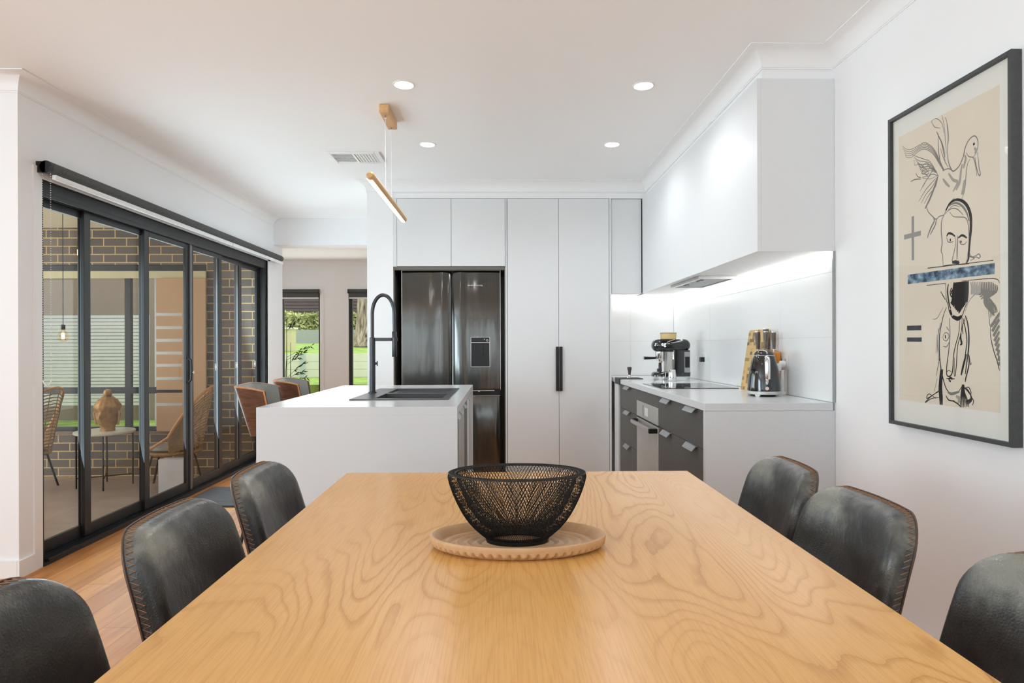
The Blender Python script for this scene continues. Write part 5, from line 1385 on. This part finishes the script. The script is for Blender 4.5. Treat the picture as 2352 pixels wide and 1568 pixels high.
MB().box((-5.08, 14.5, 1.075), (-4.78, 14.8, 1.58)).build('shaft', basic('cream_block', srgb(226, 212, 178), .8), t, True); MB().box((-5.12, 14.46, 1.58), (-4.74, 14.84, 1.62)).build('cap', SLEEPER, t, True)
tag(box('low_road_wall', (-10, 20.0, -.1), (2, 20.2, 1.70), ROADG), 'low grey wall behind the sloping lawn', 'wall')
def hedge(name, label, x0, x1, y, z0, z1, dy, N, mat, s0=.06):
    t = thing(name, label, 'hedge', ((x0 + x1) / 2, y, z0)); r = random.Random(3)
    core = MB(); core.box((x0, y - dy * .35, -.1), (x1, y + dy * .35, z1 - .12)); core.build('stems', DARKF, t, True)
    m = MB()
    for i in range(N):
        x = r.uniform(x0, x1); z = r.uniform(1.3, z1 + .08 * math.sin(x * 3)); yy = y - dy * .5 * (1 - .3 * ((z - z0) / (z1 - z0)) ** 3) + r.uniform(-.08, .08)
        if r.random() < .3: z = z1 + .08 * math.sin(x * 3) + r.uniform(-.06, .06); yy = y + r.uniform(-dy * .5, dy * .5)
        d = Vector((r.uniform(-1, 1), r.uniform(-1, 1), r.uniform(-1, 1))).normalized(); e = d.orthogonal().normalized(); p = Vector((x, yy, z)); s = s0 * r.uniform(.6, 1.3)
        m.add([p - d * s, p + e * s * .5, p + d * s, p - e * s * .5], [(0, 1, 2, 3)])
    o = m.build('foliage', mat, t, True, smooth=0); return t
hedge('clipped_hedge', 'yellow-green clipped hedge behind the grey wall, through the left hall window', -9, 1, 22.3, .2, 2.30, 1.2, 9000, LEAF, .09)
t = thing('garden_fence', 'dark slatted fence behind the hedge', 'fence', (-4, 27, 1.3))
m = MB()
for k_ in range(16): m.box((-14, 27, 1.4 + k_ * .14), (3, 27.05, 1.4 + k_ * .14 + .10))
m.build('slats', DARKF, t, True, smooth=0); MB().box((-14, 27.06, -.1), (3, 27.1, 3.7)).build('backing', basic('fence_backing', srgb(120, 116, 112), .8), t, True)
t = thing('gum_tree', 'big pale stringy-barked tree trunk seen through the right hall window', 'tree', (-3.35, 17.2, 1.17))
m = MB(); rows = []; rr_ = random.Random(5); ph = [rr_.uniform(0, 6) for _ in range(6)]
for i in range(30):
    z = i * .16; R1 = .52 - .03 * z + .16 * math.exp(-z / .35)
    rows.append([((R1 + .035 * math.sin(9 * a + ph[0] + z * .8) + .022 * math.sin(17 * a + ph[1] - z * 1.3) + .012 * math.sin(31 * a + ph[2] + z * 3)) * math.cos(a), (R1 + .035 * math.sin(9 * a + ph[0] + z * .8) + .022 * math.sin(17 * a + ph[1] - z * 1.3) + .012 * math.sin(31 * a + ph[2] + z * 3)) * math.sin(a), z) for a in [2 * PI * j / 96 for j in range(96)]])
m.grid(rows, closed=True); m.build('trunk', BARK, t)

# indoor bamboo plant by the left hall window
t = thing('potted_bamboo', 'thin dark-leaved bamboo plant beside the left hall window', 'potted plant', (-3.27, 9.62, 0))
MB().lathe([(0, 0), (.13, 0), (.17, .30), (.16, .31), (.15, .28), (0, .27)], (0, 0, 0), 32).build('pot', basic('grey_pot', srgb(110, 110, 108), .7), t)
MB().lathe([(0, .272), (.148, .278), (0, .285)], (0, 0, 0), 24).build('soil', basic('soil', srgb(60, 48, 38), .9), t)
rp = random.Random(11)
STEMG = basic('bamboo_stem', srgb(70, 70, 44), .5)
for sx, sy, hgt in ((.02, -.02, 1.62), (.06, .03, 1.25), (-.03, .04, 1.0)):
    top = Vector((sx + rp.uniform(-.02, .04), sy, hgt)); MB().tube([(sx, sy, .27), (sx + .01, sy, hgt * .6), tuple(top)], [.008, .006, .003], 8).build('stem', STEMG, t)
br_ = [((.02, -.02, 1.40), (.14, -.05, 1.50)), ((.03, -.02, 1.02), (.42, -.06, 1.20)), ((.03, -.02, .98), (.30, .0, 1.10)), ((.04, 0, .92), (.22, -.04, 1.02)), ((.04, 0, .72), (.26, .02, .92)), ((.05, 0, .70), (.26, .02, .80)), ((.06, .03, .60), (.30, .05, .72))]
tw = MB(); lv = MB()
for a, b in br_:
    a = Vector(a); b = Vector(b); tw.tube([a, (a + b) / 2 + Vector((0, 0, .015)), b], [.003, .0025, .0015], 5)
    for k_ in range(9):
        u = .35 + .65 * k_ / 8; p = a.lerp(b, u) + Vector((0, 0, .015 * math.sin(u * PI))); dr2 = (b - a).normalized()
        d = (dr2 * .8 + Vector((rp.uniform(-.4, .4), rp.uniform(-.5, .5), rp.uniform(-.9, .5)))).normalized(); L_ = rp.uniform(.06, .11); e = d.cross(Vector((0, 1, 0))).normalized() * .0085; up_ = Vector((0, -.002, 0))
        lv.add([p, p + d * L_ * .35 + e, p + d * L_, p + d * L_ * .35 - e, p + d * L_ * .35 + up_], [(0, 1, 4), (1, 2, 4), (2, 3, 4), (3, 0, 4)])
tw.build('branches', STEMG, t); lv.build('leaves', PLANTL, t, smooth=0)
